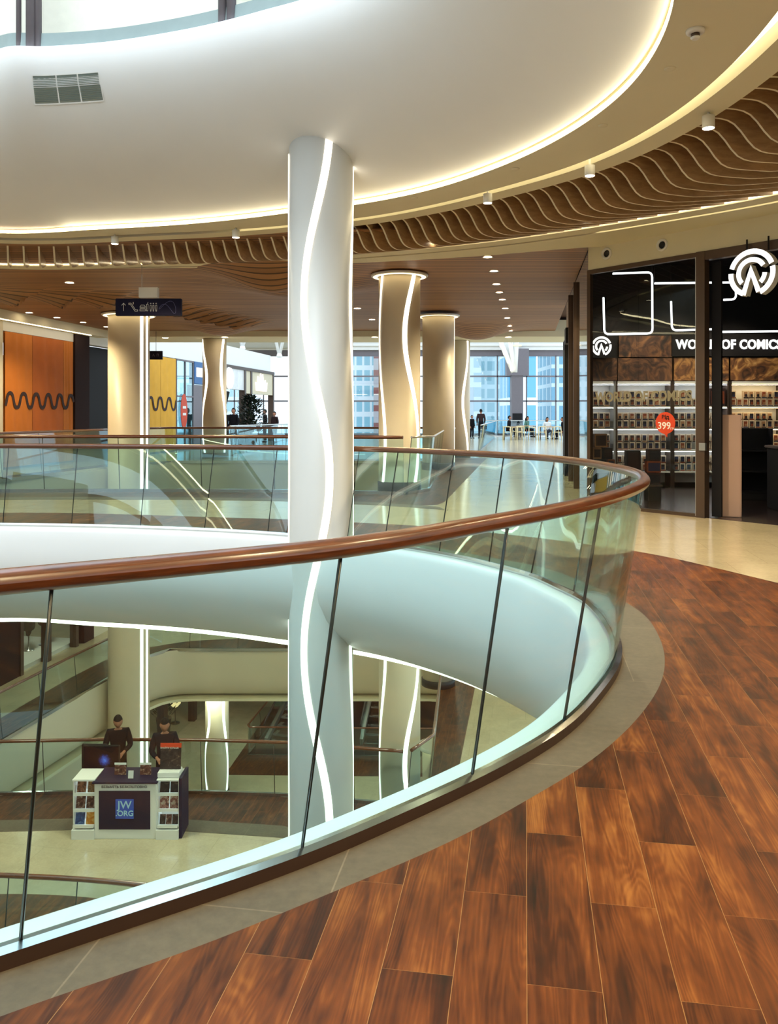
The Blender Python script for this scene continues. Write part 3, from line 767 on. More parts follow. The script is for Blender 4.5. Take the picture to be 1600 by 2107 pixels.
# shelf wall at y=17
def X17(px, d=16.62): return (px-800)/1700*d
Z17 = lambda py, d=16.62: HC-(py-HZ)*d/1700
BAYS = [(1206, 1264, 'shelfled'), (1268, 1381, 'shelfled'), (1385, 1498, 'shelfled'), (1503, 1614, 'shelfledw')]
SH = [Z17(y) for y in (836, 881, 926, 970)]
boxmats = [pmat('box_card_%s' % n, c, .45, nscale=30, namt=.3) for n, c in (('dark', srgb(46, 26, 24)), ('black', srgb(22, 18, 24)), ('rust', srgb(120, 58, 30)), ('blue', srgb(36, 38, 66)), ('tan', srgb(150, 112, 78)))]
whitecard = pmat('box_white_card', srgb(205, 190, 165), .5)
protos = []
for i in range(5):
    mb = MB(); w_, h_, d_ = .104, .155, .085
    mb.rbox((-w_/2, 0, 0), (w_/2, d_, h_), .004); mb.mat(1).box((-w_/2+.010, -.002, .030), (w_/2-.022, .002, h_-.022))
    mb.mat(2).box((-.022, -.006, .034), (.020, -.001, .085)); mb.mat(3).box((-w_/2+.004, -.003, .004), (w_/2-.004, .0, .024))
    protos.append((mb, [whitecard, boxmats[i], boxmats[(i+2) % 5], boxmats[(i+1) % 5]]))
meshes = []
for mb, ms in protos:
    o = mb.build('boxed_figure', ms); meshes.append(o.data); bpy.data.objects.remove(o)
names = ['topmost', 'second', 'third', 'lowest']; baynames = ['narrow leftmost bay', 'wide bay left of the door', 'bay behind the door post', 'warm lit bay inside the doorway']
for bi, (pa, pb, lm) in enumerate(BAYS):
    xa, xb = X17(pa), X17(pb); t = thing('shelf_unit', 'lit display shelving at the back of the comic shop, '+baynames[bi], 'shelf unit', ((xa+xb)/2, 16.98, 0)); W = xb-xa
    MB().box((-W/2, -.02, .1), (W/2, 0, 2.14)).build('back_panel', 'white', t)
    for sg in (-1, 1): MB().box((sg*W/2-.02, -.36, 0), (sg*W/2+.02, 0, 2.16)).build('side_panel', 'bronze' if bi else 'brushed', t)
    for k, z in enumerate(SH+[Z17(1012)]):
        sh = MB().box((-W/2+.02, -.34, z-.03), (W/2-.02, -.02, z)); sh = sh.build('shelf', 'white', t)
    for k, z in enumerate([2.12]+SH[:-1]):
        MB().box((-W/2+.02, -.33, z-.036), (W/2-.02, -.29, z-.03)).build('shelf_light', lm, t)
    MB().box((-W/2, -.36, 2.11), (W/2, 0, 2.16)).build('canopy', 'whitemetal', t)
    n = int((W-.06)/.125)
    for k, z in enumerate(SH):
        for tier in (0, 1):
            for i in range(n):
                if bi == 2 and k == 0 and i > n-5: continue
                if random.random() < .05: continue
                o = bpy.data.objects.new('boxed_figure', meshes[random.choice((0, 1, 1, 2, 3, 4) if bi < 3 else (0, 2, 2, 4, 1))]); COL.objects.link(o)
                o.location = ((xa+xb)/2-W/2+.09+i*(W-.10)/n+random.uniform(-.004, .004), 16.70+random.uniform(-.01, .01), z+.003+tier*.158)
                tag(o, 'small figure box on the %s shelf of the %s' % (names[k], baynames[bi]), 'box', 'boxed figures, %s shelf, %s' % (names[k], baynames[bi]))
o = MB().rbox((-.16, 0, 0), (.16, .2, .36), .01).mat(1).box((-.13, -.004, .05), (.13, .002, .30)).build('boxed_figure', [boxmats[0], boxmats[2]]); o.location = (X17(1478), 16.66, SH[0]+.003)
tag(o, 'large dark brown box standing alone on the top shelf behind the door post', 'box')
# pictures over the shelves (plain abstract panels)
sep = [(.3, srgb(40, 24, 18)), (.48, srgb(104, 66, 38)), (.62, srgb(170, 124, 72)), (.75, srgb(214, 178, 120))]
sep2 = [(.35, srgb(30, 20, 18)), (.5, srgb(74, 46, 32)), (.7, srgb(128, 88, 54))]
for i, (pa, pb, ya, yb, st, lb) in enumerate(((1213, 1268, 737, 783, sep2, 'small dark brown picture panel under the little round logo'), (1270, 1381, 737, 783, sep2, 'dim sepia picture panel over the wide shelf bay'), (1272, 1381, 691, 735, sep2, 'upper dim sepia picture panel left of the lettered sign'), (1385, 1497, 736, 783, sep, 'sepia picture panel behind the door post'), (1501, 1640, 736, 783, sep, 'bright yellow sepia picture panel inside the doorway'))):
    o = MB().box((X17(pa, 16.9), 16.86, Z17(yb, 16.9)), (X17(pb, 16.9), 16.90, Z17(ya, 16.9))).build('picture_panel', picmat('sepia_print_%d' % i, st, 3.2, 2.2, i*3.7)); tag(o, lb, 'picture')
o = MB().box((X17(1381, 16.85), 16.82, Z17(733, 16.85)), (X17(1660, 16.85), 16.86, Z17(687, 16.85))); t = tag(o.build('shop_name_sign', 'black'), 'black sign board with large white lettering above the shelves', 'sign')
tm = textmb('WORLD OF COMICS', .262, .012, .009, space=1.06); xs = [v[0] for v in tm.v]; k = (X17(1608, 16.8)-X17(1390, 16.8))/(max(xs)-min(xs))
xf(tm, Matrix.Translation(((X17(1608, 16.8)+X17(1390, 16.8))/2, 16.80, Z17(709.5, 16.8))) @ UPR @ Matrix.Diagonal((k, 1, 1, 1))).build('lettering', 'signlit', t)
o = MB().box((X17(1211, 16.6), 16.60, Z17(736, 16.6)), (X17(1267, 16.6), 16.64, Z17(688, 16.6))); t = tag(o.build('logo_panel', 'black'), 'small black square panel with a white round logo', 'sign')
fix(xf(logo(.20, .02), Matrix.Translation((X17(1237.5, 16.58), 16.60, Z17(712.5, 16.58))) @ UPR).build('logo', 'signlit', t))
# cool white tube lights
def neon(label, pts, d=14.9, r=.018):
    P = [Yd(x, y, d) for x, y in pts]; Q = [P[0]]
    for i in range(1, len(P)-1):
        a, b, c = P[i-1], P[i], P[i+1]; r_ = .09
        for k in range(5):
            q = k/4; p0 = b+(a-b).normalized()*r_; p1 = b+(c-b).normalized()*r_
            Q.append(p0*(1-q)**2+b*2*q*(1-q)+p1*q*q)
    Q.append(P[-1]); o = tag(MB().tube(Q, r, 8, up=(0, 1, 0)).build('ceiling_tube_light', 'neon'), label, 'light')
    hi = max(p.z for p in P); top = sorted([p for p in P if p.z > hi-.15], key=lambda p: p.x)
    for p in (top[0], top[-1]): MB().cyl(p, (p.x, p.y, 4.56), .004, 6).build('suspension_wire', 'black', o)
neon('tall open rectangle of white tube light at the left of the shop ceiling', [(1260, 563), (1341, 560), (1342, 686), (1243, 688), (1241, 612)])
neon('straight white tube light leading from the tall rectangle to the big logo', [(1346, 583), (1512, 581)])
neon('low U of white tube light beside the door post', [(1380, 620), (1382, 680), (1477, 677), (1479, 619)])
neon('short L of white tube light under the big logo', [(1488, 617), (1514, 616), (1513, 590)])
neon('long straight white tube light just above the lettered sign', [(1482, 683), (1650, 681)])
# on the glass
tm = textmb('WORLD OF COMICS', .21, .001, .008); xs = [v[0] for v in tm.v]; sa, sb = s_of(1224), s_of(1423); k = (sb-sa)/(max(xs)-min(xs))
o = xf(tm, SM @ Matrix.Translation(((sa+sb)/2, 1.765, -.004)) @ Matrix.Diagonal((k, 1, 1, 1))).build('window_lettering', pmat('frosted_vinyl', srgb(122, 116, 96), .7)); tag(o, 'row of grey letters stuck on the shop window glass', 'lettering')
sc_, zc_ = s_of(1368), 1.365
mb = MB(); pts = [(math.cos(a)*.165, math.sin(a)*.165) for a in [2*PI*i/40 for i in range(40)]]; mb.prism(pts, .003, SM @ Matrix.Translation((sc_, zc_, -.006))); mb.prism([(-.03, -.15), (.035, -.15), (.03, -.215)], .003, SM @ Matrix.Translation((sc_, zc_, -.006)))
t = tag(mb.build('price_sticker', 'stickred'), 'round orange red price bubble sticker on the shop window', 'sticker')
xf(textmb('399', .15, .001, .002), SM @ Matrix.Translation((sc_-.02, zc_-.045, -.002))).build('price', 'paper', t)
xf(textmb('ГРН', .045, .001, 0), SM @ Matrix.Translation((sc_+.125, zc_-.085, -.002))).build('currency', 'paper', t)
xf(textmb('Від', .085, .001, .003), SM @ Matrix.Translation((sc_+.0, zc_+.085, -.002))).build('caption', 'black', t)
# gate, counters, stock
gp = G(1499, 1064, 0)
t = thing('security_gate', 'pinkish upright panel of the security gate in the shop doorway', 'security gate', (gp[0], gp[1], 0), -.42)
MB().rbox((-.15, -.03, .0), (.17, .03, 1.49), .012).build('panel', pmat('pink_grey_acrylic', srgb(176, 146, 134), .25, namt=.03), t)
MB().rbox((-.19, -.035, .0), (-.15, .035, 1.50), .008).build('edge_post', 'brushed', t)
def stack(label, x, y, w, d, h, m, nm='display_stand', cat='display stand'):
    t = thing(nm, label, cat, (x, y, 0), -.3); MB().rbox((-w/2, -d/2, .0), (w/2, d/2, .12), .01).build('base', 'black', t)
    n = max(2, int(h/.32))
    for sx in (-1, 1): MB().box((sx*w/2-.015, -d/2, .1), (sx*w/2+.015, d/2, h)).build('side_panel', 'black', t)
    MB().box((-w/2, d/2-.03, .1), (w/2, d/2, h)).build('back_panel', 'black', t)
    for k in range(n): MB().box((-w/2, -d/2, .12+k*(h-.16)/n), (w/2, d/2, .145+k*(h-.16)/n)).build('shelf', m, t)
    return t
def plinth(label, x, y, w, d, h, rz=0, card=False):
    t = thing('display_plinth', label, 'display stand', (x, y, .004), rz)
    MB().rbox((-w/2+.02, -d/2+.02, 0), (w/2-.02, d/2-.02, h-.03), .008).build('body', 'black', t); MB().rbox((-w/2, -d/2, h-.03), (w/2, d/2, h), .006).build('top', 'bronze', t)
    if card: MB().box((-.06, -d/2-.004, h-.28), (.05, -d/2+.018, h-.05)).build('price_card', 'paper', t)
    return t
plinth('low dark plinth under the stacked boxes at the left end of the shop window', 3.81, 14.62, .52, .42, .5)
plinth('narrow dark plinth with a pale card in the middle of the shop window', 4.27, 14.5, .26, .3, .5, card=True)
plinth('lowest dark plinth of the shop window, nearest the door post', 4.56, 14.3, .26, .3, .28)
def stock(label, x, y, z, w, h, m_, d=.15):
    o = MB().rbox((-w/2, 0, 0), (w/2, d, h), .006).mat(1).box((-w/2+.02, -.003, .03), (w/2-.02, .002, h-.03)).build('stock_box', [boxmats[m_], boxmats[(m_+1) % 5] if m_ != 1 else boxmats[0]]); o.location = (x, y, z+.006); tag(o, label, 'box')
stock('dark window box lowest at the left end of the shop window', 3.70, 14.5, .5, .22, .2, 1)
stock('rust coloured box beside the lowest dark window box', 3.90, 14.5, .5, .13, .2, 2)
stock('pale tan framed box standing on the lowest dark window box', 3.655, 14.5, .704, .15, .2, 4)
stock('black box with brown window beside the pale tan framed box', 3.84, 14.5, .704, .17, .2, 1)
stock('tan window box topmost of the stack at the left end of the window', 3.72, 14.5, .908, .22, .24, 4)
stock('big black box on the narrow plinth in the middle of the window', 4.27, 14.42, .5, .25, .36, 1)
stock('brown box lowest of three stacked near the door post', 4.55, 14.22, .28, .25, .2, 0)
stock('rust brown box in the middle of three stacked near the door post', 4.56, 14.22, .484, .24, .2, 2)
stock('dark brown box topmost of three stacked near the door post', 4.57, 14.22, .688, .22, .2, 0)
stack('dark shelved stand of stock just inside the doorway at the right', 6.35, 14.6, .7, .45, 1.25, 'black')
t = thing('counter', 'dark shop counter at the right edge inside the doorway', 'counter', (6.52, 12.9, .004), -.1); MB().rbox((-.5, -.3, 0), (.5, .3, .96), .02).build('body', 'black', t); MB().rbox((-.53, -.33, .96), (.53, .33, 1.0), .01).build('worktop', 'bronze', t)
# round recessed speakers in the bulkhead
for px, z_, lb in ((1248, 4.07, 'left round recessed nozzle in the cream band over the shop'), (1362, 4.05, 'right round recessed nozzle in the cream band over the shop')):
    t = thing('air_nozzle', lb, 'air nozzle', tuple(PL(s_of(px), 0, z_)))
    rot = Matrix(((E.x, 0, NV.x, 0), (E.y, 0, NV.y, 0), (0, 1, 0, 0), (0, 0, 0, 1)))
    xf(MB().lathe([(.055, .0), (.095, .0), (.095, .015), (.085, .03), (.06, .02), (.055, .0)], n=28, cap=False), rot).build('rim', 'whitemetal', t)
    xf(MB().lathe([(.058, .003), (.02, .005)], n=28), rot).build('throat', 'dark', t)
# ------------------------------------------------------------------ ceiling fixtures
GR = 'small round recessed downlights in the timber ceiling'
def downlight(px, py, label, group=None, z=None, r=.075):
    z = z or 4.235; x, y = G(px, py, z); zz = z-wave(x, y)-.002
    t = thing('downlight', label, 'light', (x, y, zz), 0, group)
    MB().lathe([(r, .0), (r+.025, -.006), (r+.025, -.012), (r, -.008)], n=20, cap=False).build('trim_ring', 'whitemetal', t)
    MB().lathe([(.001, -.004), (r, -.006)], n=20, cap=False).build('lamp_disc', 'bulb', t); return t
for i, (px, py) in enumerate(((1003, 528), (1016, 557), (1021, 584), (1027, 601), (1033, 616), (1039, 634), (1043, 653), (1047, 664), (1049, 671))):
    downlight(px, py, ('nearest' if i == 0 else 'farthest' if i == 8 else '%s' % ['', 'second', 'third', 'fourth', 'fifth', 'sixth', 'seventh', 'eighth'][i])+' of the downlight row running down the concourse ceiling on the right', GR)
for px, py, lb in ((143, 581, 'large bright downlight alone in the timber ceiling left of the direction sign'), (60, 643, 'first of four small downlights above the orange hoarding'), (117, 653, 'second of four small downlights above the orange hoarding'), (171, 663, 'third of four small downlights above the orange hoarding'), (219, 672, 'fourth of four small downlights, next to the beige column'), (270, 614, 'downlight peeping over the blue direction sign'), (735, 634, 'downlight just right of the tall white column'), (765, 657, 'downlight between the white column and the corner column'), (452, 673, 'downlight on the carved wave above the cafe column')):
    downlight(px, py, lb, r=.085)
for px, py, lb in ((340, 695.5, 'small downlight in the cream band right of the beige column'), (443, 685, 'small downlight in the cream band above the cafe column'), (590, 683, 'small downlight in the cream band beside the white column'), (770, 690, 'small downlight in the cream band beside the corner column'), (1058, 686, 'small downlight in the cream band at the end of the row')):
    x, y = G(px, py, 4.045); t = thing('downlight', lb, 'light', (x, max(27.4, min(y, 29.2)), 4.05)); MB().lathe([(.001, -.004), (.08, -.006), (.1, -.003), (.1, 0)], n=18, cap=False).build('lamp_disc', 'bulb', t)
def spot(px, py, label, z=4.06, r=.055, h=.11):
    x, y = G(px, py, z); t = thing('ceiling_spotlight', label, 'spotlight', (x, y, z))
    MB().lathe([(r*.98, .0), (r, .012), (r, h), (.012, h+.004), (.012, .69)], n=20).build('housing', 'whitemetal', t)
    MB().lathe([(.001, -.001), (r*.9, -.002), (r*.98, .004)], n=20, cap=False).build('lamp_disc', 'bulbsmall', t)
for px, py, lb in ((1457, 264, 'largest cylinder spotlight hanging among the ceiling fins'), (1213, 362, 'second largest cylinder spotlight by the lit slot'), (1003, 418, 'cylinder spotlight by the lit slot right of the white column'), (485, 489, 'cylinder spotlight by the lit slot left of the white column'), (236, 502, 'leftmost cylinder spotlight by the lit slot'), (1530, 386, 'cylinder spotlight low by the dashed light line at the right edge'), (1240, 452, 'cylinder spotlight near the dashed light line above the shop corner'), (893, 499, 'cylinder spotlight near the dashed light line above the corner column')):
    spot(px, py, lb)
x, y = G(1430, 62, ZC); t = thing('smoke_detector', 'round smoke detector on the cream ceiling ring', 'smoke detector', (x, y, ZC))
MB().lathe([(.064, 0), (.064, -.018), (.055, -.026), (.034, -.026)], n=24).build('base', 'whitemetal', t); MB().lathe([(.030, -.026), (.030, -.05)], n=20).build('sensor_slots', 'bronze', t); MB().lathe([(.033, -.05), (.033, -.056), (.022, -.066)], n=20).build('cap', 'whitemetal', t)
for px, py, lb in ((1378, 141, 'flat round cover plate on the ceiling ring near the smoke detector'), (1240, 258, 'flat round cover plate in the middle of the ceiling ring'), (1060, 347, 'faint round cover plate farther along the ceiling ring'), (852, 407, 'faintest round cover plate right of the white column')):
    x, y = G(px, py, ZC); o = MB().lathe([(.045, 0), (.043, -.006), (.01, -.008)], n=24).build('cover_plate', 'ceiling'); o.location = (x, y, ZC); tag(o, lb, 'cover plate')
for px, py, lb in ((968, 493, 'little sprinkler hanging by the dashed light line'), (1415, 412, 'little sprinkler near the right end of the dashed light line'), (1130, 467, 'little sprinkler above the shop corner')):
    x, y = G(px, py, 4.1); th_ = polar((x, y))[0]; th_ = min(((p+q)/2 for p, q in zip(FT[:-1], FT[1:])), key=lambda m_: abs(m_-th_)); rr_ = math.dist((x, y), (CX, CY)); x, y = CX+rr_*math.cos(math.radians(th_)), CY+rr_*math.sin(math.radians(th_)); o = MB().lathe([(.02, 0), (.02, -.008), (.008, -.012), (.008, -.05), (.02, -.055), (.02, -.06)], n=12); o.lathe([(.006, .6), (.006, 0)], n=8); o = o.build('sprinkler', 'dark'); o.location = (x, y, 4.14); tag(o, lb, 'sprinkler')

# hanging direction sign
D = 15.0; c = Yd(306.5, 632.5, D); W, H = 1.19, .31
t = thing('direction_sign', 'dark blue hanging direction sign with white pictograms', 'sign', tuple(c))
MB().rbox((-W/2, -.05, -H/2), (W/2, .05, H/2), .008).build('panel', 'navy', t)
MB().box((-.17, -.06, H/2+.02), (.17, .06, H/2+.20)).build('hanger_box', 'whitemetal', t)
MB().cyl((-.13, 0, H/2+.2), (-.13, 0, 4.3-c.z), .006).build('hanging_rod', 'brushed', t); MB().cyl((.13, 0, H/2), (.13, 0, H/2+.2), .006).build('hanging_rod', 'brushed', t)
Q = Matrix.Translation((0, -.052, 0)) @ UPR
mb = MB(); mb.stroke([(-.445, -.07), (-.445, .07)], .008, .002, Q); mb.stroke([(-.48, .03), (-.445, .07), (-.41, .03)], .008, .002, Q); mb.build('arrow_pictogram', 'paper', t); mb = MB()
mb.stroke([(-.35, .07), (-.31, .07), (-.23, -.05), (-.19, -.05), (-.19, -.075), (-.24, -.075), (-.32, .045), (-.35, .045)], .008, .002, Q, True); mb.stroke([(-.27, .05), (-.27, .09)], .014, .002, Q); mb.build('escalator_pictogram', 'paper', t); mb = MB()
mb.stroke([(-.15, -.07), (-.05, -.07), (-.05, -.04), (-.15, -.04)], .007, .002, Q, True); mb.stroke([(-.15, -.02), (-.05, -.02)], .01, .002, Q); mb.stroke([(-.15, .0), (-.13, .035), (-.07, .035), (-.05, .0)], .007, .002, Q, True); mb.stroke([(-.03, -.07), (-.03, .05), (0, .05), (-.005, -.07)], .007, .002, Q, True); mb.stroke([(-.015, .05), (0, .09)], .006, .002, Q); mb.build('food_pictogram', 'paper', t); mb = MB()
for xx in (.045, .095, .145):
    mb.stroke([(xx-.012, .03), (xx+.012, .03), (xx+.012, -.02), (xx+.006, -.075), (xx-.006, -.075), (xx-.012, -.02)], .006, .002, Q, True); mb.stroke([(xx-.008, .055), (xx+.008, .055), (xx+.008, .07), (xx-.008, .07)], .006, .002, Q, True)
mb.build('toilet_pictogram', 'paper', t)
mb = MB(); pts = []
for i in range(44):
    a = i/43*2*PI*1.02; pts.append((.36+.15*math.cos(a+.6)*(1+.15*math.sin(a)), -.0+.085*math.sin(2*a+.4)*.9+.05*math.sin(a)))
mb.stroke(pts, .004, .002, Q); mb.build('loop_line', pmat('pale_blue_print', srgb(110, 112, 160), .6), t)
c = Yd(321, 731, 27.0); t = thing('direction_sign', 'small dark hanging sign far behind, right of the beige column', 'sign', tuple(c))
MB().rbox((-.21, -.04, -.14), (.21, .04, .14), .006).build('panel', 'navy', t); MB().cyl((0, 0, .14), (0, 0, 4.2-c.z), .008).build('hanging_rod', 'brushed', t)
Q = Matrix.Translation((0, -.042, 0)) @ UPR; dimp = pmat('dim_print', srgb(120, 120, 150), .6); MB().stroke([(-.1, -.04), (-.07, .04), (-.04, -.04)], .008, .002, Q).build('pictogram', dimp, t); MB().stroke([(.04, -.04), (.04, .04), (.09, .04), (.09, -.04)], .008, .002, Q).build('pictogram', dimp, t)
# air vent in the white bulge overhead
def fasc(th, zrel, top=RU, bot=RL, lip=.08, k=2.2, out=0.0):
    for (f0, b0, z0), (f1, b1, z1) in zip(PROF2[:-1], PROF2[1:]):
        if z1 <= zrel <= z0:
            q = (z0-zrel)/(z0-z1); f = f0+(f1-f0)*q; b = b0+(b1-b0)*q
            rt = math.dist(top(th, -lip), (CX, CY)); rb = math.dist(bot(th, -.03), (CX, CY)); r = rt+(rb-rt)*f-b*k-out
            a = math.radians(th); return (CX+r*math.cos(a), CY+r*math.sin(a), 5.8+zrel-out*.5)
def th_of(px, zrel):
    best = min((abs(800+1700*p[0]/p[1]-px), th) for th in [60+i*.1 for i in range(900)] for p in [fasc(th, zrel)] if p and p[1] > .5); return best[1]
t = thing('air_vent', 'three part slatted air vent in the white bulge overhead', 'air vent', (0, 0, 0))
zv = lambda py: min((abs(HZ-(p[2]-HC)*F/p[1]-py), z) for z in [-.02-.01*i for i in range(120)] for p in [fasc(th_of(139, z), z)])[1]
z0v, z1v = zv(210), zv(154); zm = (z0v+z1v)/2; ta, tb = th_of(206, zm), th_of(70, zm)
def vpt(u, v, o): return fasc(ta+(tb-ta)*u, z0v+(z1v-z0v)*v, out=o)
mb = MB()
for u0, u1, v0, v1 in ((-.01, 1.01, -.05, 0), (-.01, 1.01, 1, 1.05), (-.012, .0, 0, 1), (1, 1.012, 0, 1), (.325, .345, 0, 1), (.655, .675, 0, 1)):
    n = 8; mb.grid([[vpt(u0+(u1-u0)*i/n, v0, .012) for i in range(n+1)], [vpt(u0+(u1-u0)*i/n, v1, .012) for i in range(n+1)]])
mb.build('frame', 'white', t)
for u0, u1 in ((0, .325), (.345, .655), (.675, 1)):
    mb = MB(); n = 4
    mb.grid([[vpt(u0+(u1-u0)*i/n, v, .002) for i in range(n+1)] for v in (0, .5, 1)])
    mb.mat(1)
    for k in range(16):
        v = (k+.3)/16; mb.grid([[vpt(u0+(u1-u0)*i/n, v, .003) for i in range(n+1)], [vpt(u0+(u1-u0)*i/n, v+.035, .014) for i in range(n+1)]])
    mb.build('grille', [pmat('vent_back', srgb(128, 140, 136), .6), pmat('vent_slat', srgb(168, 180, 176), .5)], t)
# glazed gallery of the storey above
o = ringmesh('window_3', pmat('teal_grey_metal', srgb(128, 144, 144), .4), [(RU, .0, 5.8), (RU, .02, 6.0), (RU, .1, 6.0)]); struct(o)
MB().grid([[(*RU(40+i, .05), 6.0) for i in range(140)], [(*RU(40+i, .05), 8.2) for i in range(140)]]).build('window_pane', 'winglass', o)
MB().grid([[(*RU(40+i, .45), 5.8) for i in range(140)], [(*RU(40+i, .45), 8.4) for i in range(140)]]).build('blind', pmat('cream_blind', (.86, .80, .68), .9), o)
def thu(px): return min((abs(800+1700*RU(q)[0]/RU(q)[1]-px), q) for q in [50+i*.1 for i in range(1100)])[1]
for px, w_ in ((38, .03), (64, .06), (78, .04), (455, .05), (468, .03), (-120, .06), (780, .05)):
    p = RU(thu(px), .02); MB().cyl((*p, 5.82), (*p, 8.3), w_, 10).build('window_post', 'grey', o)
# ------------------------------------------------------------------ left side of the concourse
XL = lambda y: -9.95+.16*(y-25)
AL = -math.atan(.16)
def wl(y, o=0, z=0): return Matrix.Translation((XL(y), y, z)) @ Matrix.Rotation(AL, 4, 'Z') @ Matrix.Translation((o, 0, 0))
def lseg(mb, y0, y1, z0, z1, o0=-.1, o1=0): L = math.hypot(y1-y0, XL(y1)-XL(y0)); return mb.box((o0, 0, z0), (o1, L, z1), wl(y0))
struct(lseg(MB(), 15, 22.25, 0, 4.3, -.15).build('wall_left', 'fascia'))
struct(lseg(MB(), 22.25, 46, 3.75, 4.75, -.3, .0).build('wall_bulkhead_left', 'white'))
struct(lseg(MB(), 22.2, 46, 0, 3.75, -6, -5.8).build('wall_back_left', 'black'))
struct(lseg(MB(), 15, 27.2, 4.0, 4.35, -.2, .42).build('ceiling_edge', 'ceiling'))
tag(lseg(MB(), 20.5, 26.2, 3.985, 3.998, .3, .36).build('ceiling_edge_light', 'dash'), 'short slanting light line over the orange hoarding', 'light strip')
# hoardings of stretched fabric with a printed wavy line
def hoarding(label, y0, y1, cuts, mats, zt, amp, zc, n_wave, ph):
    t = thing('fabric_hoarding', label, 'hoarding', (XL(y0), y0, 0), AL); L = math.hypot(y1-y0, XL(y1)-XL(y0))
    ed = [0]+cuts+[1]
    for i in range(len(ed)-1):
        a, b = ed[i]*L+.006, ed[i+1]*L-.006; rows = []
        for r in range(9):
            z = .06+(zt-.06)*r/8; rows.append([(.02+.014*math.sin(k*1.9+r*.8+i)*math.sin(PI*k/12)+.006*math.sin(k*5), a+(b-a)*k/12, z) for k in range(13)])
        mb = MB().grid(rows, flip=True); mb.grid([[(q[0]-.05, q[1], q[2]) for q in r] for r in rows]); mb.build('fabric_panel', mats[i % len(mats)], t)
    P = []
    for k in range(121):
        u = k/120; P.append((u*L, zc+amp*math.tanh(1.6*math.sin(2*PI*n_wave*u+ph))))
    Q = Matrix(((0, 0, 1, .036), (1, 0, 0, 0), (0, 1, 0, 0), (0, 0, 0, 1)))
    MB().stroke(P, .10, .006, Q).build('wavy_line', pmat('printed_dark_line', srgb(52, 34, 34), .8), t)
    MB().box((-.06, 0, .004), (.04, L, .06)).build('bottom_rail', 'bronze', t)
    return t
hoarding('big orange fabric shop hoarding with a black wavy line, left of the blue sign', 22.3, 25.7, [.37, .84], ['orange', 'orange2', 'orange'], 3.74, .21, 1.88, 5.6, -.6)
hoarding('yellow fabric shop hoarding with a wavy line between the two beige columns', 30.2, 33.35, [.55], ['yellow'], 3.72, .25, 1.9, 3.9, 1.1)
mb = MB(); lseg(mb, 25.75, 26.6, 0, 4.0, -.3, .06); struct(mb.build('wall_pier', 'coat_brown'))
mb = MB(); lseg(mb, 26.6, 30.1, 0, 3.75, -.6, -.4); struct(mb.build('door_2', 'black'))
# teal shop front, blue sign, dark wall
mb = MB()
for z0, z1 in ((0, .08), (2.2, 2.26), (3.68, 3.75)): lseg(mb, 33.4, 35.2, z0, z1, -.06, .02)
for y in (33.42, 34.3, 35.15): lseg(mb, y, y+.06, 0, 3.75, -.06, .02)
f = struct(mb.build('window_4', 'grey'))
lseg(MB(), 33.45, 35.15, .08, 3.68, -.03, -.015).build('window_pane', glassmat('tealish_glass', (.6, .8, .84), base=.12), f)
mb = MB(); lseg(mb, 33.4, 35.2, 0, 3.75, -1.5, -1.4); struct(mb.build('wall_inner', pmat('pale_blue_paint', srgb(150, 190, 205), .6)))
mb = MB(); lseg(mb, 35.2, 37.2, 0, 2.75, -.3, .02); struct(mb.build('wall_pier', 'grey'))
o = lseg(MB(), 35.2, 37.2, 2.8, 3.74, -.2, .04).build('shop_sign', pmat('sign_blue', srgb(36, 92, 150), .4)); tag(o, 'blue shop sign with white lit panels just left of the cafe column', 'sign')
for k in (0, 1): lseg(MB(), 35.4+k*.85, 36.1+k*.85, 3.1, 3.5, .04, .06).build('lit_panel', 'signlit', o)
P = Yd(383, 846, 33.0); mb = MB(); mb.prism([(.33*math.cos(2*PI*i/28), .72*math.sin(2*PI*i/28)) for i in range(28)], .02, wl(34.1, .03, P.z) @ Matrix(((0, 0, 1, 0), (1, 0, 0, 0), (0, 1, 0, 0), (0, 0, 0, 1))))
t = tag(mb.build('price_sticker', 'stickred'), 'tall oval orange red sticker on the teal shop front', 'sticker')
for z_ in (.16, -.12): lseg(MB(), 33.95, 34.28, P.z+z_-.05, P.z+z_+.05, .052, .056).build('white_band', 'paper', t)
# cafes
struct(lseg(MB(), 37.3, 41.6, 2.7, 3.75, -.2, .02).build('wall_tiles', tilemat('white_tiles', (.78, .78, .78), .3, (.3, .12), .6)))
struct(lseg(MB(), 37.3, 41.6, 0, 2.7, -4.0, -3.9).build('wall_inner', pmat('blue_white_paint', srgb(190, 205, 215), .5)))
struct(lseg(MB(), 41.7, 46.3, 2.55, 3.70, -.25, .02).build('wall_panel', pmat('beige_panel', srgb(206, 196, 170), .5)))
for y in (37.25, 41.55, 42.5, 46.3): struct(lseg(MB(), y, y+.22, 0, 3.75, -.25, .06).build('wall_post', 'bronze'))
struct(lseg(MB(), 37.3, 46.5, 3.70, 3.85, -.25, .08).build('wall_beam', 'bronze'))
t = thing('oval_sign', 'white round lit sign standing out over the first cafe', 'sign', tuple(Vector(wl(39.2, .12, 0).translation)+Vector((0, 0, 3.2))), AL)
Q = Matrix(((0, 0, 1, 0), (1, 0, 0, 0), (0, 1, 0, 0), (0, 0, 0, 1)))
MB().prism([(.48*math.cos(2*PI*i/32), .5*math.sin(2*PI*i/32)) for i in range(32)], .10, Matrix.Translation((-.05, 0, 0)) @ Q).build('disc', 'signlit', t)
MB().prism([(.51*math.cos(2*PI*i/32), .53*math.sin(2*PI*i/32)) for i in range(32)], .06, Matrix.Translation((-.08, 0, 0)) @ Q).build('rim', 'whitemetal', t); MB().box((-.12, -.05, -.05), (-.05, .05, .05)).build('bracket', 'bronze', t)
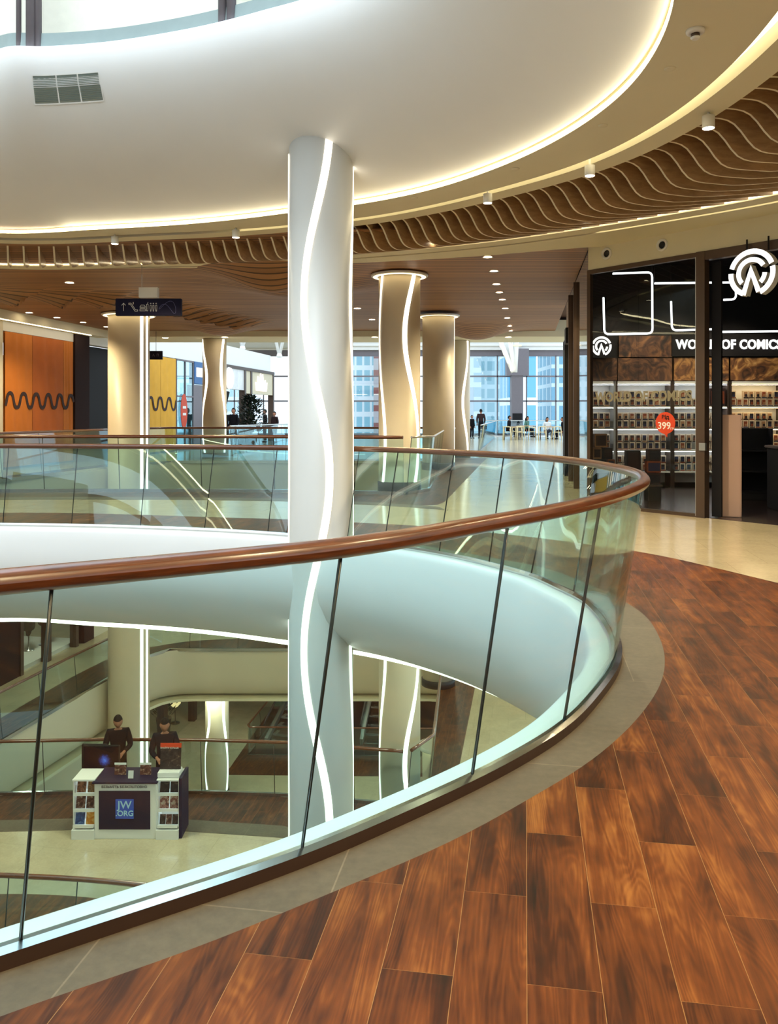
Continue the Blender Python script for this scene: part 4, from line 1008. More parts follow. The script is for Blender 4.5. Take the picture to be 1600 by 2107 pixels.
# little crown-like white logo over the second cafe
t = thing('cafe_sign', 'white lit cafe logo on the beige panel of the second cafe', 'sign', tuple(Vector(wl(44.2, .03, 0).translation)+Vector((0, 0, 2.72))), AL)
MB().prism([(-.85, .0), (.85, 0), (1.0, .5), (.72, .42), (.68, .62), (.42, .40), (.22, .92), (.02, .60), (-.12, .95), (-.35, .55), (-.62, .78), (-.68, .42), (-1.0, .45)], .06, Q).build('lettering', 'signlit', t)
t = thing('menu_screen', 'dark tilted menu screen hanging in the first cafe', 'screen', (XL(38.4)+.1, 38.4, 1.95), AL); MB().rbox((-.1, -.9, 0), (.0, .5, .62), .02, Matrix.Rotation(.25, 4, 'Y')).build('screen', 'black', t); MB().cyl((-.03, 0, .5), (-.03, 0, .72), .03).build('bracket', 'bronze', t)
MB().prism([(.2*math.cos(2*PI*i/20)-.2, .15*math.sin(2*PI*i/20)+.38) for i in range(20)], .02, Matrix.Rotation(.25, 4, 'Y') @ Q).build('disc_picture', pmat('dim_picture', srgb(96, 100, 116), .6), t)
# dark bushy plant
t = thing('potted_tree', 'dark bushy potted tree in front of the cafes', 'plant', (-6.75, 40.4, 0))
MB().lathe([(.26, 0), (.34, .5), (.30, .5)], n=20).build('pot', 'soil', t); MB().tube([(0, 0, .45), (.03, 0, 1.0), (0, .02, 1.8)], [.04, .03, .02], 8).build('trunk', 'soil', t)
mb = MB(); rg = random.Random(3)
for k in range(1500):
    a = rg.uniform(0, 2*PI); h = rg.uniform(.6, 2.35); r = .72*math.sqrt(max(.04, 1-((h-1.25)/1.15)**2))*rg.uniform(.35, 1.05)
    p = Vector((r*math.cos(a), r*math.sin(a), h)); d = Vector((math.cos(a), math.sin(a), rg.uniform(-.3, .9))).normalized()*rg.uniform(.16, .30); s = d.cross(Vector((0, 0, 1))).normalized()*.055
    b = mb.add((p, p+d*.5+s, p+d, p+d*.5-s)); mb.face((b, b+1, b+2, b+3))
mb.build('foliage', 'leaf', t)
bal2('glass balustrade with steel rail before the cafes, seen through the first column gap', [(-5.55, 29.3), (-4.3, 36), (-3.9, 38)], 0, rail='brushed', rr=.025, seam=1.5, step=.5)

# ------------------------------------------------------------------ bright hall, window wall, city
struct(MB().box((-30, 58, -.2), (-17, 58.3, 9)).build('wall_far', 'white'))
f = MB(); YW = 58.0
for z0, z1 in ((0, .15), (2.36, 2.46), (4.10, 4.20), (5.55, 5.98)): f.box((-17, YW-.08, z0), (16, YW+.08, z1))
k = -17
while k < 16: f.box((k-.035, YW-.08, 0), (k+.035, YW+.08, 5.6)); k += 2.05
f = struct(f.build('window_5', 'grey'))
MB().box((-17, YW-.015, .1), (16, YW+.015, 5.6)).build('window_pane', 'winglass', f)
mb = MB(); mb.box((-17, 57.7, 5.98), (16, 58.2, 7.0)); mb.box((-17, 57.5, 6.25), (16, 57.7, 6.4)); mb.box((-17, 57.0, 6.9), (16, 58.2, 7.05)); struct(mb.build('wall_beam', 'white'))
for yb in (32, 37, 42, 47, 52): struct(MB().box((-17, yb, 7.2), (16, yb+.5, 7.9)).build('ceiling_beam', 'white'))
struct(MB().box((-17, 46.5, 6.05), (-4.6, 58, 6.2)).build('ceiling', 'fascia'))
mb = MB(); mb.box((8.42, 56.8, 0), (9.22, 57.6, 4.15)); mb.box((8.1, 56.7, 4.15), (9.6, 57.65, 6.0)); p = struct(mb.build('wall_pillar', 'grey'))
MB().box((8.5, 56.74, .9), (9.14, 56.8, 1.55)).build('dark_panel', 'black', p)
def strut(label, x, y, zb, zt, sp):
    t = thing('roof_strut', label, 'roof strut', (x, y, zb))
    for sx in (-1, 1): MB().cyl((0, 0, 0), (sx*sp, 0, zt-zb), .09, 10).build('strut', 'whitemetal', t)
    MB().lathe([(.14, -.1), (.16, 0), (.12, .12)], n=14).build('foot_joint', 'whitemetal', t); return t
strut('left pair of white V shaped roof struts above the cafes', -7.8, 44.0, 5.0, 7.3, .55)
strut('right pair of white V shaped roof struts above the cafes', -6.1, 46.0, 4.75, 7.3, .6)
t = thing('roof_strut', 'big white hanging V shaped strut with lamps in front of the window wall', 'roof strut', (7.75, 51.5, 4.1))
for a, b in (((0, 0, 0), (-1.35, 0, 3.2)), ((.05, .0, .05), (-.35, 0, 3.2)), ((.1, 0, 0), (.25, 0, 3.2)), ((.12, .3, .2), (-.9, .6, 3.2))): MB().cyl(a, b, .15, 10).build('strut', 'whitemetal', t)
for k in range(6): MB().lathe([(.01, -.07), (.07, -.03), (.07, .03), (.01, .07)], (-.14-.22*k, -.2, .12+.5*k), 12).build('lamp', 'bulbsmall', t)
for z_, px, dd, lb in ((3.46, 1052, 30, 'upper'), (3.5, 1064, 40, 'lower')):
    P = Yd(px, 689 if lb == 'upper' else 711, dd); o = MB().rbox((-.21, -.04, -.05), (.21, .04, .05), .01); o.cyl((0, 0, .05), (0, 0, (4.05 if dd == 30 else 7.25)-P.z), .008, 6); o = o.build('direction_sign', 'ceiling'); o.location = P; tag(o, lb+' thin hanging sign bar seen edge-on before the window wall', 'sign')
# city beyond
sky_w = srgb(214, 226, 232)
TW = [(-60, 150, 16, 16, 70, srgb(232, 238, 240), srgb(150, 196, 212), 3.2, 3.0, .5, 'broad pale tower behind the cafes'),
      (-5.2, 160, 5.0, 14, 80, srgb(226, 234, 236), srgb(140, 190, 205), 1.5, 3.0, .45, 'pale tower with many windows seen right of the white column'),
      (-1.9, 150, 1.8, 10, 60, srgb(120, 60, 56), srgb(160, 150, 150), 2.2, 3.2, .5, 'narrow reddish tower beside the pale one'),
      (16.5, 170, 5, 14, 60, srgb(244, 246, 246), srgb(196, 216, 220), 3.0, 3.0, .5, 'whitish tower at the left of the window wall'),
      (23, 180, 6, 14, 64, srgb(206, 220, 222), srgb(150, 186, 194), 2.2, 3.0, .45, 'grey green tower in the left window'),
      (22.6, 140, 4.6, 12, 70, srgb(236, 240, 240), srgb(72, 160, 196), 4.4, 8.5, .22, 'bright blue glazed tower in the left window'),
      (34, 150, 9.0, 14, 80, srgb(232, 238, 238), srgb(90, 164, 192), 3.8, 3.4, .3, 'blue glazed tower in the right window'),
      (38, 140, 3.4, 10, 80, srgb(246, 246, 246), srgb(150, 180, 190), 2.1, 3.0, .45, 'white tower with dotted windows in the right window'),
      (42, 152, 4, 10, 70, srgb(190, 214, 222), srgb(86, 170, 200), 1.8, 3.0, .4, 'pale blue tower beside the shop end post'),
      (-38, 170, 12, 14, 20, srgb(220, 228, 230), srgb(160, 190, 200), 3, 3, .5, 'low pale block behind the cafes')]
for i, (x, y, w_, d_, h, a, b, ww, hh, mo, lb) in enumerate(TW):
    o = MB().box((-w_/2, 0, 0), (w_/2, d_, h)); o.box((-w_/2+.5, 2, h), (w_/2-.5, d_-2, h+2)); o = o.build('exterior_tower', towermat('tower_%d' % i, a, b, ww, hh, mo)); o.location = (x, y, -14); tag(o, lb, 'building')
o = MB().box((-400, 66, -14.3), (400, 600, -14)).build('ground_outside', pmat('hazy_ground', srgb(176, 190, 196), .9)); struct(o)

# ------------------------------------------------------------------ people
def skin(name, V, Ed, R, mat, parent, root=0, sub=1):
    me = bpy.data.meshes.new(name); me.from_pydata(V, Ed, []); o = bpy.data.objects.new(name, me); COL.objects.link(o)
    o.modifiers.new('s', 'SKIN'); sk = me.skin_vertices[0].data
    for i, r in enumerate(R): sk[i].radius = (r, r) if not isinstance(r, tuple) else r; sk[i].use_root = (i == root)
    m = o.modifiers.new('d', 'SUBSURF'); m.levels = sub; m.render_levels = sub
    dg = bpy.context.evaluated_depsgraph_get(); dg.update(); m2 = bpy.data.meshes.new_from_object(o.evaluated_get(dg)); bpy.data.objects.remove(o)
    m2.name = name; m2.materials.clear(); m2.materials.append(M[mat] if isinstance(mat, str) else mat)
    for p in m2.polygons: p.use_smooth = True; p.material_index = 0
    o = bpy.data.objects.new(name, m2); COL.objects.link(o); o.parent = parent; return o
def person(label, x, y, z, rz, top='jacket', legs='denim', pose='stand', h=1.74, hair='short', look=0.0, arms='down', group=None):
    t = thing('person', label, 'person', (x, y, z), rz, group); k = h/1.75
    S = (lambda a, b, c: (a*k, b*k, c*k))
    zs = 0 if pose == 'stand' else -.44           # seated figures sink to seat height
    # joints (figure faces -y)
    hipz = .93+zs; sh = 1.43+zs; lean = 0 if pose == 'stand' else -.05
    J = {}
    for s, nm in ((-1, 'l'), (1, 'r')):
        J[nm+'hip'] = S(s*.09, 0, hipz)
        if pose == 'stand': J[nm+'knee'] = S(s*.10, -.02, .50); J[nm+'ank'] = S(s*.11, .02, .09)
        else: J[nm+'knee'] = S(s*.12, -.42, hipz+.02); J[nm+'ank'] = S(s*.12, -.40, .09)
        a = J[nm+'ank']; J[nm+'toe'] = (a[0]+s*.02*k, a[1]-.15*k, .035*k)
        J[nm+'sho'] = S(s*.175, lean, sh)
        if arms == 'down': J[nm+'elb'] = S(s*.235, .03+lean, sh-.28); J[nm+'wri'] = S(s*.22, -.07+lean, sh-.53)
        elif arms == 'front': J[nm+'elb'] = S(s*.24, -.06+lean, sh-.27); J[nm+'wri'] = S(s*.12, -.26+lean, sh-.33)
        else: J[nm+'elb'] = S(s*.25, -.05+lean, sh-.27); J[nm+'wri'] = S(s*.2, -.29+lean, sh-.38)
    hz = 1.60+zs; hy = lean-.02-.05*look
    # body: head, neck, trunk core, forearms and hands in one mesh
    V = [S(0, 0, hipz), S(0, lean*.5, 1.2+zs), S(0, lean, 1.40+zs), S(0, hy+.015, 1.52+zs)]; E_ = [(0, 1), (1, 2), (2, 3)]; R = [.07*k, .07*k, .06*k, .052*k]
    for nm, s in (('l', -1), ('r', 1)):
        b = len(V); V += [J[nm+'sho'], J[nm+'elb'], J[nm+'wri']]; E_ += [(2, b), (b, b+1), (b+1, b+2)]; R += [.04*k, .034*k, .026*k]
        w = Vector(J[nm+'wri']); d = (w-Vector(J[nm+'elb'])).normalized(); sd = d.cross(Vector((0, -1, .2))).normalized()
        if sd.length < .1: sd = Vector((1, 0, 0))
        V.append(tuple(w+d*.075*k)); E_.append((b+2, len(V)-1)); R.append(.034*k); palm = len(V)-1
        for fi, (o_, ln) in enumerate(((-.030, .055), (-.010, .068), (.010, .064), (.029, .05))):
            p1 = w+d*.10*k+sd*o_*k; p2 = p1+(d*.7+Vector((0, -.35, 0)))*ln*.6*k; p3 = p2+(d*.6+Vector((0, -.6, 0)))*ln*.5*k
            i = len(V); V += [tuple(p1), tuple(p2), tuple(p3)]; E_ += [(palm, i), (i, i+1), (i+1, i+2)]; R += [.0095*k, .009*k, .008*k]
        p1 = w+d*.04*k+Vector((-s*.035, -.02, 0))*k; p2 = p1+d*.03*k+Vector((-s*.015, -.015, 0))*k; i = len(V); V += [tuple(p1), tuple(p2)]; E_ += [(b+2, i), (i, i+1)]; R += [.011*k, .009*k]
    bo = skin('body', V, E_, R, 'skin', t)
    # head with face, joined to the body mesh
    bm = bmesh.new(); bm.from_mesh(bo.data)
    hb = bmesh.ops.create_uvsphere(bm, u_segments=20, v_segments=14, radius=1)['verts']
    rot = Matrix.Rotation(look*.5, 3, 'X')
    for v in hb:
        c = v.co.copy(); f = max(0, -c.y)
        c.x *= .075*(1-.22*max(0, -c.z)*f); c.z *= .115; c.y *= .092
        if f > .3:
            zz = c.z/.115; xx = abs(c.x)/.075
            c.y -= .022*math.exp(-((zz+.12)/.16)**2-(xx/.18)**2)                  # nose
            c.y += .010*math.exp(-((zz-.12)/.10)**2-((xx-.42)/.2)**2)              # eye sockets
            c.y -= .006*math.exp(-((zz+.42)/.07)**2-(xx/.3)**2)                    # lips
            c.y -= .008*math.exp(-((zz+.8)/.14)**2-(xx/.35)**2)                    # chin
        if abs(c.y) < .02 and abs(c.z) < .04: c.x *= 1.10                          # ears
        c = rot @ (c*1.1); v.co = Vector((c.x*k, (c.y+hy)*k, (c.z+hz+.035)*k))
    for f in bm.faces: f.smooth = True
    bm.to_mesh(bo.data); bm.free()
    mb = MB(); rows = []
    for i in range(11):
        a = (i/10)*PI*(.60 if hair == 'short' else .78); row = []
        for j in range(20):
            b = 2*PI*j/20; c = Vector((.082*math.sin(a)*math.cos(b), .100*math.sin(a)*math.sin(b)+.008, .124*math.cos(a)))
            if math.sin(b) < -.15 and a > PI*.30: q = PI*.30+(a-PI*.30)*.12; c = Vector((.082*math.sin(q)*math.cos(b), .100*math.sin(q)*math.sin(b)+.008, .124*math.cos(q)))
            c = rot @ (c*1.1); row.append((c.x*k, (c.y+hy)*k, (c.z+hz+.037)*k))
        rows.append(row)
    mb.grid(rows, closed=True)
    if hair == 'bun': mb.lathe([(.005, -.045), (.04, -.02), (.045, .01), (.005, .045)], (0, (hy+.10)*k, (hz+.07)*k), 12)
    if hair == 'long':
        mb.tube([(0, (hy+.06)*k, (hz+.05)*k), (0, (hy+.085)*k, (hz-.06)*k), (0, (hy+.08)*k, (hz-.22)*k)], [.075*k, .085*k, .05*k], 12)
    mb.build('hair', 'hair', t)
    # clothes
    V = [S(0, .0, hipz-.02), S(0, lean*.4, 1.12+zs), S(0, lean*.9, 1.33+zs), S(0, hy*.6, 1.46+zs)]; E_ = [(0, 1), (1, 2), (2, 3)]; R = [(.165*k, .125*k), (.15*k, .115*k), (.165*k, .115*k), .065*k]
    for nm in 'lr':
        b = len(V); V += [J[nm+'sho'], J[nm+'elb'], tuple(Vector(J[nm+'elb']).lerp(Vector(J[nm+'wri']), .9))]; E_ += [(2, b), (b, b+1), (b+1, b+2)]; R += [.075*k, .058*k, .043*k]
    skin('jacket', V, E_, R, top, t, 0, 2)
    V = [S(0, 0, hipz)]; E_ = []; R = [.13*k]
    for nm in 'lr':
        b = len(V); V += [J[nm+'hip'], J[nm+'knee'], J[nm+'ank']]; E_ += [(0, b), (b, b+1), (b+1, b+2)]; R += [.095*k, .068*k, .052*k]
    skin('trousers', V, E_, R, legs, t, 0, 1)
    for nm in 'lr':
        a, b = Vector(J[nm+'ank']), Vector(J[nm+'toe']); mb = MB()
        mb.tube([(a.x, a.y+.05*k, .045*k), (a.x, a.y-.02*k, .05*k), (b.x, b.y+.04*k, .042*k), (b.x, b.y, .034*k)], [.035*k, .044*k, .042*k, .028*k], 12); mb.build('shoe', 'black', t)
    return t
person('person in black jacket by the cafes, partly hidden by the column edge', -7.45, 37.6, 0, .4, 'jacket', 'jacket')
person('person with grey hair in a black jacket standing before the first cafe', -6.95, 37.0, 0, -.5, 'jacket', 'jacket', h=1.76)
person('person in dark clothes beside the bushy plant, turned left', -6.55, 43.7, 0, -1.2, 'jacket', 'denim')
person('person in brown jacket at the right of the bushy plant', -5.95, 43.0, 0, -.6, 'coat_brown', 'denim', h=1.62)
# tables, chairs and guests far down the concourse
def chair(label, x, y, rz, first=[None]):
    G_ = 'pale wooden chairs at the far tables'
    if first[0]: return dup(first[0], (x, y, 0), rz, label, G_)
    t = thing('chair', label, 'chair', (x, y, 0), rz, G_)
    MB().rbox((-.22, -.22, .43), (.22, .22, .47), .015).build('seat', 'palewood', t)
    for sx in (-1, 1):
        for sy in (-1, 1): MB().cyl((sx*.23, sy*.23, 0), (sx*.19, sy*.19, .44 if sy < 0 else .78), .026, 8).build('leg', 'palewood', t)
    MB().tube([(-.2, -.18, .68), (-.21, .1, .72), (-.12, .21, .77), (.12, .21, .77), (.21, .1, .72), (.2, -.18, .68)], .028, 8).build('backrest', 'palewood', t)
    for sx in (-1, 1): MB().cyl((sx*.2, -.18, .44), (sx*.2, -.18, .68), .02, 8).build('armrest_post', 'palewood', t)
    first[0] = t; return t
def table(label, x, y):
    t = thing('table', label, 'table', (x, y, 0))
    MB().rbox((-.5, -.35, .72), (.5, .35, .76), .01).build('tabletop', 'tabletop', t)
    for sx in (-1, 1):
        for sy in (-1, 1): MB().cyl((sx*.42, sy*.28, 0), (sx*.42, sy*.28, .72), .025, 8).build('leg', 'bronze', t)
table('far cafe table at the left with two pale chairs in front', 7.2, 48.8); table('far cafe table where the seated guests are gathered', 9.35, 49.0); table('far cafe table farther back near the rail', 8.9, 53.0)
for x, y, rz, lb in ((6.85, 47.9, 2.9, 'pale chair front left of the left far table'), (7.6, 48.0, 3.3, 'pale chair front right of the left far table'), (7.7, 49.8, -.9, 'pale chair behind the left far table'), (8.9, 48.0, 3.0, 'pale chair in front of the guests table, left one'), (9.75, 48.1, 3.3, 'pale chair in front of the guests table, right one'), (8.5, 49.0, 1.4, 'pale chair at the left end of the guests table')):
    chair(lb, x, y, rz)
person('seated person in white top at the far cafe table', 9.55, 50.0, 0, .2, 'coat_white', 'denim', 'sit', hair='long')
person('seated person in black jacket at the far cafe table, beside the shop post', 10.35, 49.0, 0, -1.6, 'jacket', 'jacket', 'sit')
person('seated person in green top with long hair farther back', 8.95, 53.9, 0, .9, 'coat_green', 'jacket', 'sit', h=1.8, hair='long', look=.3)
person('person in black sitting by the far rail before the grey pillar', 7.75, 53.6, 0, 1.2, 'jacket', 'jacket', 'sit', h=1.85)
person('person in black coat standing with back turned at the far rail', 5.65, 50.8, 0, PI, 'coat_brown', 'jacket', h=1.8)
person('small person half hidden beside the black coated person at the rail', 5.1, 50.9, 0, .6, 'jacket', 'jacket', h=1.42)
bal2('steel railed glass balustrade across the far end before the window wall', [(3.2, 55.6), (11.5, 55.6)], 0, rail='brushed', rr=.03, seam=1.5, step=.5)
struct(MB().grid([[(*RU(q, .5), 8.35) for q in range(0, 361, 3)], [(*RU(q, .5), 15) for q in range(0, 361, 3)]]).build('wall_shaft_added', 'plaster'))  # unseen upper wall, added to limit sideways sky light on the bulge
# enclosing walls beside and behind the standpoint
struct(MB().box((-16.2, -5, -12), (-16, 22, -.2)).build('wall_left', 'fascia')); struct(MB().box((-16.2, 6, -.2), (-16, 22, 4.6)).build('wall_left', 'fascia'))
f = MB()
for z0, z1 in ((0, .12), (2.2, 2.28), (4.05, 4.3)): f.box((-16.1, -5, z0), (-16, 6, z1))
for k in range(6): f.box((-16.1, -5+2.2*k-.04, 0), (-16, -5+2.2*k+.04, 4.2))
f = struct(f.build('added_daylight_window', 'grey')); MB().box((-16.06, -5, .1), (-16.04, 6, 4.1)).build('window_pane', 'winglass', f)  # unseen glazing, added to bring cool daylight onto the white bulge
struct(MB().box((-16, -5.2, -.2), (12, -5, 4.6)).build('wall_behind', 'fascia'))
struct(MB().box((-16, -5.2, -12), (12, -5, -.2)).build('wall_behind', 'fascia'))
struct(MB().box((9.8, -5, 0), (10, 7.5, 4.6)).build('wall_right', 'fascia'))
struct(MB().box((-30, 16, 4.6), (-14, 30, 4.8)).build('ceiling', 'plenum'))
# ------------------------------------------------------------------ one storey down: information counter, its two attendants, shops
ZK = -LV
YK = 14.15; KX = (256-800)/1700*YK
def kp(px, py, d=YK): return Vector(((px-800)/1700*d-KX, 0, HC-(py-HZ)*d/1700-ZK))
t = thing('information_counter', 'white literature counter with dark blue front on the storey below', 'counter', (KX, YK, ZK))
xL0, xL1, xC1, xR0, xR1 = -.92, -.53, .50, .53, .915; H = .98
for nm, a, b in (('left_wing', xL0, xL1), ('right_wing', xR0, xR1)):
    wg = MB().box((a, .10, .0), (a+.02, .52, H+.02)).box((b-.02, .10, .0), (b, .52, H+.02)).box((a, .34, 0), (b, .52, H)).box((a, .02, 0), (b, .34, .16)).rbox((a, .06, H), (b, .52, H+.03), .005).build(nm, 'white', t)
    for k in range(3):
        z = .19+k*.262; MB().box((a+.02, .04+.03*k, z), (b-.02, .34, z+.015)).box((a+.02, .035+.03*k, z), (b-.02, .045+.03*k, z+.05)).build('ledge', 'whitemetal', wg)
        MB().box((a+.03, .30, z+.235), (b-.03, .32, z+.245)).build('ledge_light', 'shelfled', wg)
MB().rbox((xL1, .04, .0), (xR0, .44, H-.02), .008).build('body', 'white', t)
fp = MB().box((xL1+.08, .030, .17), (xR0-.10, .042, H-.15)).build('front_panel', 'bluepanel', t)
MB().rbox((xL1-.03, .0, H-.02), (xR0+.03, .62, H+.01), .006).build('worktop', 'bluepanel', t)
lg = pmat('logo_blue', srgb(38, 84, 196), .4)
cx_ = -.005
MB().box((cx_-.155, .018, .36), (cx_+.155, .032, .69)).build('logo_square', lg, fp)
UT = lambda x, z: Matrix.Translation((x, .016, z)) @ UPR
for s_, z in (('JW', .592), ('.ORG', .448)):
    tm = textmb(s_, .185 if s_ == 'JW' else .130, .002, .002); xf(tm, UT(cx_, z)).build('logo_lettering', pmat('logo_print', srgb(170, 216, 236), .5), fp)
tm = textmb('ВІЗЬМІТЬ БЕЗКОШТОВНО', .058, .001, .001); xs = [v[0] for v in tm.v]; kk = .78/(max(xs)-min(xs)); xf(tm, Matrix.Translation((cx_-.01, .036, H-.085)) @ UPR @ Matrix.Diagonal((kk, 1, 1, 1))).build('header_lettering', pmat('print_grey', srgb(70, 70, 80), .5), t)
MB().box((xR1, .06, 0), (xR1+.05, .54, H+.05)).build('side_cover', 'bluepanel', t)
# leaflets, each one a thing
br = [picmat('leaflet_%d' % i, st, 9, 1.5, i*2.3) for i, st in enumerate((
    [(.3, srgb(40, 24, 24)), (.5, srgb(150, 90, 60)), (.7, srgb(210, 180, 140))], [(.35, srgb(196, 160, 96)), (.5, srgb(120, 70, 40)), (.7, srgb(220, 200, 150))],
    [(.3, srgb(28, 20, 22)), (.5, srgb(92, 48, 40)), (.72, srgb(190, 170, 150))], [(.3, srgb(16, 40, 90)), (.55, srgb(40, 90, 150)), (.75, srgb(170, 200, 220))],
    [(.3, srgb(190, 100, 20)), (.5, srgb(226, 150, 50)), (.7, srgb(240, 200, 120))], [(.35, srgb(18, 14, 18)), (.6, srgb(52, 40, 40)), (.8, srgb(140, 120, 100))],
    [(.3, srgb(40, 30, 34)), (.45, srgb(150, 90, 80)), (.6, srgb(210, 190, 170)), (.75, srgb(90, 120, 160))]))]
def leaf(label, x, z, w_, h_, m_, y=.20):
    o = MB().box((-w_/2, -.004, 0), (w_/2, .004, h_), Matrix.Rotation(-.25, 4, 'X')).build('leaflet', br[m_]); o.location = (KX+x, YK+y, ZK+z+.022); tag(o, label, 'leaflet')
zl = [.19, .452, .714]
LW = 'on the left counter wing'; RWg = 'on the right counter wing'
for x, k, w_, h_, m_, lb in ((-.81, 2, .155, .19, 0, 'dark red pictured leaflet, left one at the top '+LW), (-.63, 2, .14, .21, 1, 'tan leaflet, right one at the top '+LW), (-.815, 1, .16, .20, 2, 'brown leaflet, left one in the middle '+LW), (-.635, 1, .16, .20, 2, 'brown leaflet, right one in the middle '+LW), (-.815, 0, .16, .21, 3, 'blue leaflet at the bottom '+LW), (-.635, 0, .15, .22, 4, 'orange leaflet at the bottom '+LW),
    (.635, 2, .16, .185, 5, 'black leaflet, left one at the top '+RWg), (.81, 2, .15, .185, 5, 'black leaflet, right one at the top '+RWg), (.635, 1, .16, .20, 6, 'many coloured leaflet, left one in the middle '+RWg), (.81, 1, .16, .20, 6, 'many coloured leaflet, right one in the middle '+RWg), (.615, 0, .10, .16, 5, 'dark leaflet, left of three at the bottom '+RWg), (.722, 0, .10, .16, 2, 'dark leaflet, middle of three at the bottom '+RWg), (.83, 0, .10, .16, 5, 'dark leaflet, right of three at the bottom '+RWg)):
    leaf(lb, x, zl[k], w_, h_, m_, .13+.03*k)
def stand(label, x, z, w_, h_, m_, y=.2, nm='table_card', head=None, foot=None):
    t = thing(nm, label, 'display card', (KX+x, YK+y, ZK+z+.004)); R_ = Matrix.Rotation(-.12, 4, 'X')
    MB().box((-w_/2, -.006, 0), (w_/2, .006, h_), R_).build('card', br[m_] if isinstance(m_, int) else m_, t)
    if head: MB().box((-w_/2-.004, -.011, h_*.84), (w_/2+.004, -.007, h_*1.02), R_).build('header', head, t)
    MB().box((-w_/3, 0, 0), (w_/3, .07, .01)).build('foot', 'black', t); return t
stand('small dark picture card with white header on the counter, left one', -.17, H+.01, .20, .20, 2, .3, head='paper')
stand('small dark picture card with white header on the counter, right one', .27, H+.01, .19, .20, 2, .3, head='paper')
stand('tiny white card at the middle front of the counter', .06, H+.01, .09, .13, M['paper'], .15)
t = stand('tall dark poster with orange header standing on the right wing', .72, H+.13, .36, .43, 5, .25, 'poster_stand', head='stickred')
o = MB().rbox((-.19, .0, 0), (.18, .26, .09), .008).build('box_holder', 'white'); o.location = (KX+.72, YK+.12, ZK+H+.036); tag(o, 'low white card box under the tall dark poster', 'box')
xf(textmb('ЗНАЙТИ БІЛЬШЕ', .038, .001, 0), Matrix.Translation((0, -.062, .39)) @ UPR).build('header_lettering', 'paper', t)
# two screens on a dark stand behind the left end
def screen(label, x, y, z, w_, h_, m_):
    t = thing('television_screen', label, 'screen', (KX+x, YK+y, ZK)); MB().rbox((-w_/2, 0, z), (w_/2, .05, z+h_), .008).build('housing', 'black', t); MB().box((-w_/2+.02, -.003, z+.02), (w_/2-.02, .002, z+h_-.02)).build('display', m_, t)
    MB().rbox((-.05, .05, .02), (.05, .10, z+h_*.6), .008).build('post', 'black', t); MB().rbox((-.2, -.03, 0.004), (.2, .13, .03), .01).build('foot_plate', 'black', t)
m_, nt, out = newmat('screen_picture'); x_ = NX(nt); tc = x_.n('ShaderNodeTexCoord'); mp = x_.n('ShaderNodeMapping'); mp.inputs['Location'].default_value = (-.06, 0, -1.07); nt.links.new(tc.outputs['Object'], mp.inputs[0])
ln = x_.n('ShaderNodeVectorMath'); ln.operation = 'LENGTH'; nt.links.new(mp.outputs[0], ln.inputs[0]); nz = x_.noise(tc.outputs['Object'], 26, 4, .8, 3)
ff = x_.m('ADD', ln.outputs['Value'], x_.m('MULTIPLY', nz, .34)); em = x_.n('ShaderNodeEmission'); nt.links.new(x_.ramp(ff, [(.15, srgb(90, 140, 235)), (.22, srgb(40, 66, 150)), (.27, srgb(10, 8, 16))]), em.inputs[0]); em.inputs[1].default_value = .9; nt.links.new(em.outputs[0], out.inputs[0])
screen('wider dark screen with a blue star picture behind the counter', -.65, .72, .80, .66, .53, m_)
screen('lower dark screen poking out left behind the other', -.84, .90, .78, .46, .50, 'black')
person('person with dark tied hair in black standing behind the counter, looking down', (243-800)/1700*15.5, 15.5, ZK, .25, 'jacket', 'jacket', h=1.66, hair='bun', look=.7, arms='front')
person('person in dark suit standing behind the right wing of the counter, looking down', (339-800)/1700*15.2, 15.2, ZK, .2, pmat('suit_cloth', (.012, .011, .016), .9, spec=.1), 'jacket', h=1.71, look=.6, arms='front')

# left shops one storey down
def lsegz(y0, y1, z0, z1, o0, o1, zb): L = math.hypot(y1-y0, XL(y1)-XL(y0)); return MB().box((o0, 0, z0), (o1, L, z1), wl(y0, 0, zb))
struct(lsegz(15, 23.0, 0, 4, -.2, 0, ZK).build('wall_left', 'coat_brown')); struct(lsegz(26.9, 34, 0, 4, -.2, 0, ZK).build('wall_left', 'fascia'))
struct(lsegz(26.3, 26.9, 0, 4, -.3, .05, ZK).build('wall_pier', 'coat_brown'))
f = None
for y, w_ in ((23.0, .14), (24.3, .2), (25.85, .16)):
    o = lsegz(y, y+w_, 0, 4, -.18, .03, ZK).build('window_6' if f is None else 'window_post', 'bronze', f)
    if f is None: f = struct(o)
lsegz(23.15, 26.3, 0, 4, -.09, -.075, ZK).build('window_pane', 'shopglass', f)
struct(lsegz(22.9, 26.4, -.0, .12, -2.6, -.2, ZK).build('floor_window', 'white')); struct(lsegz(22.9, 26.4, .1, 4, -2.7, -2.6, ZK).build('wall_inner', pmat('shop_taupe', srgb(120, 108, 92), .6)))
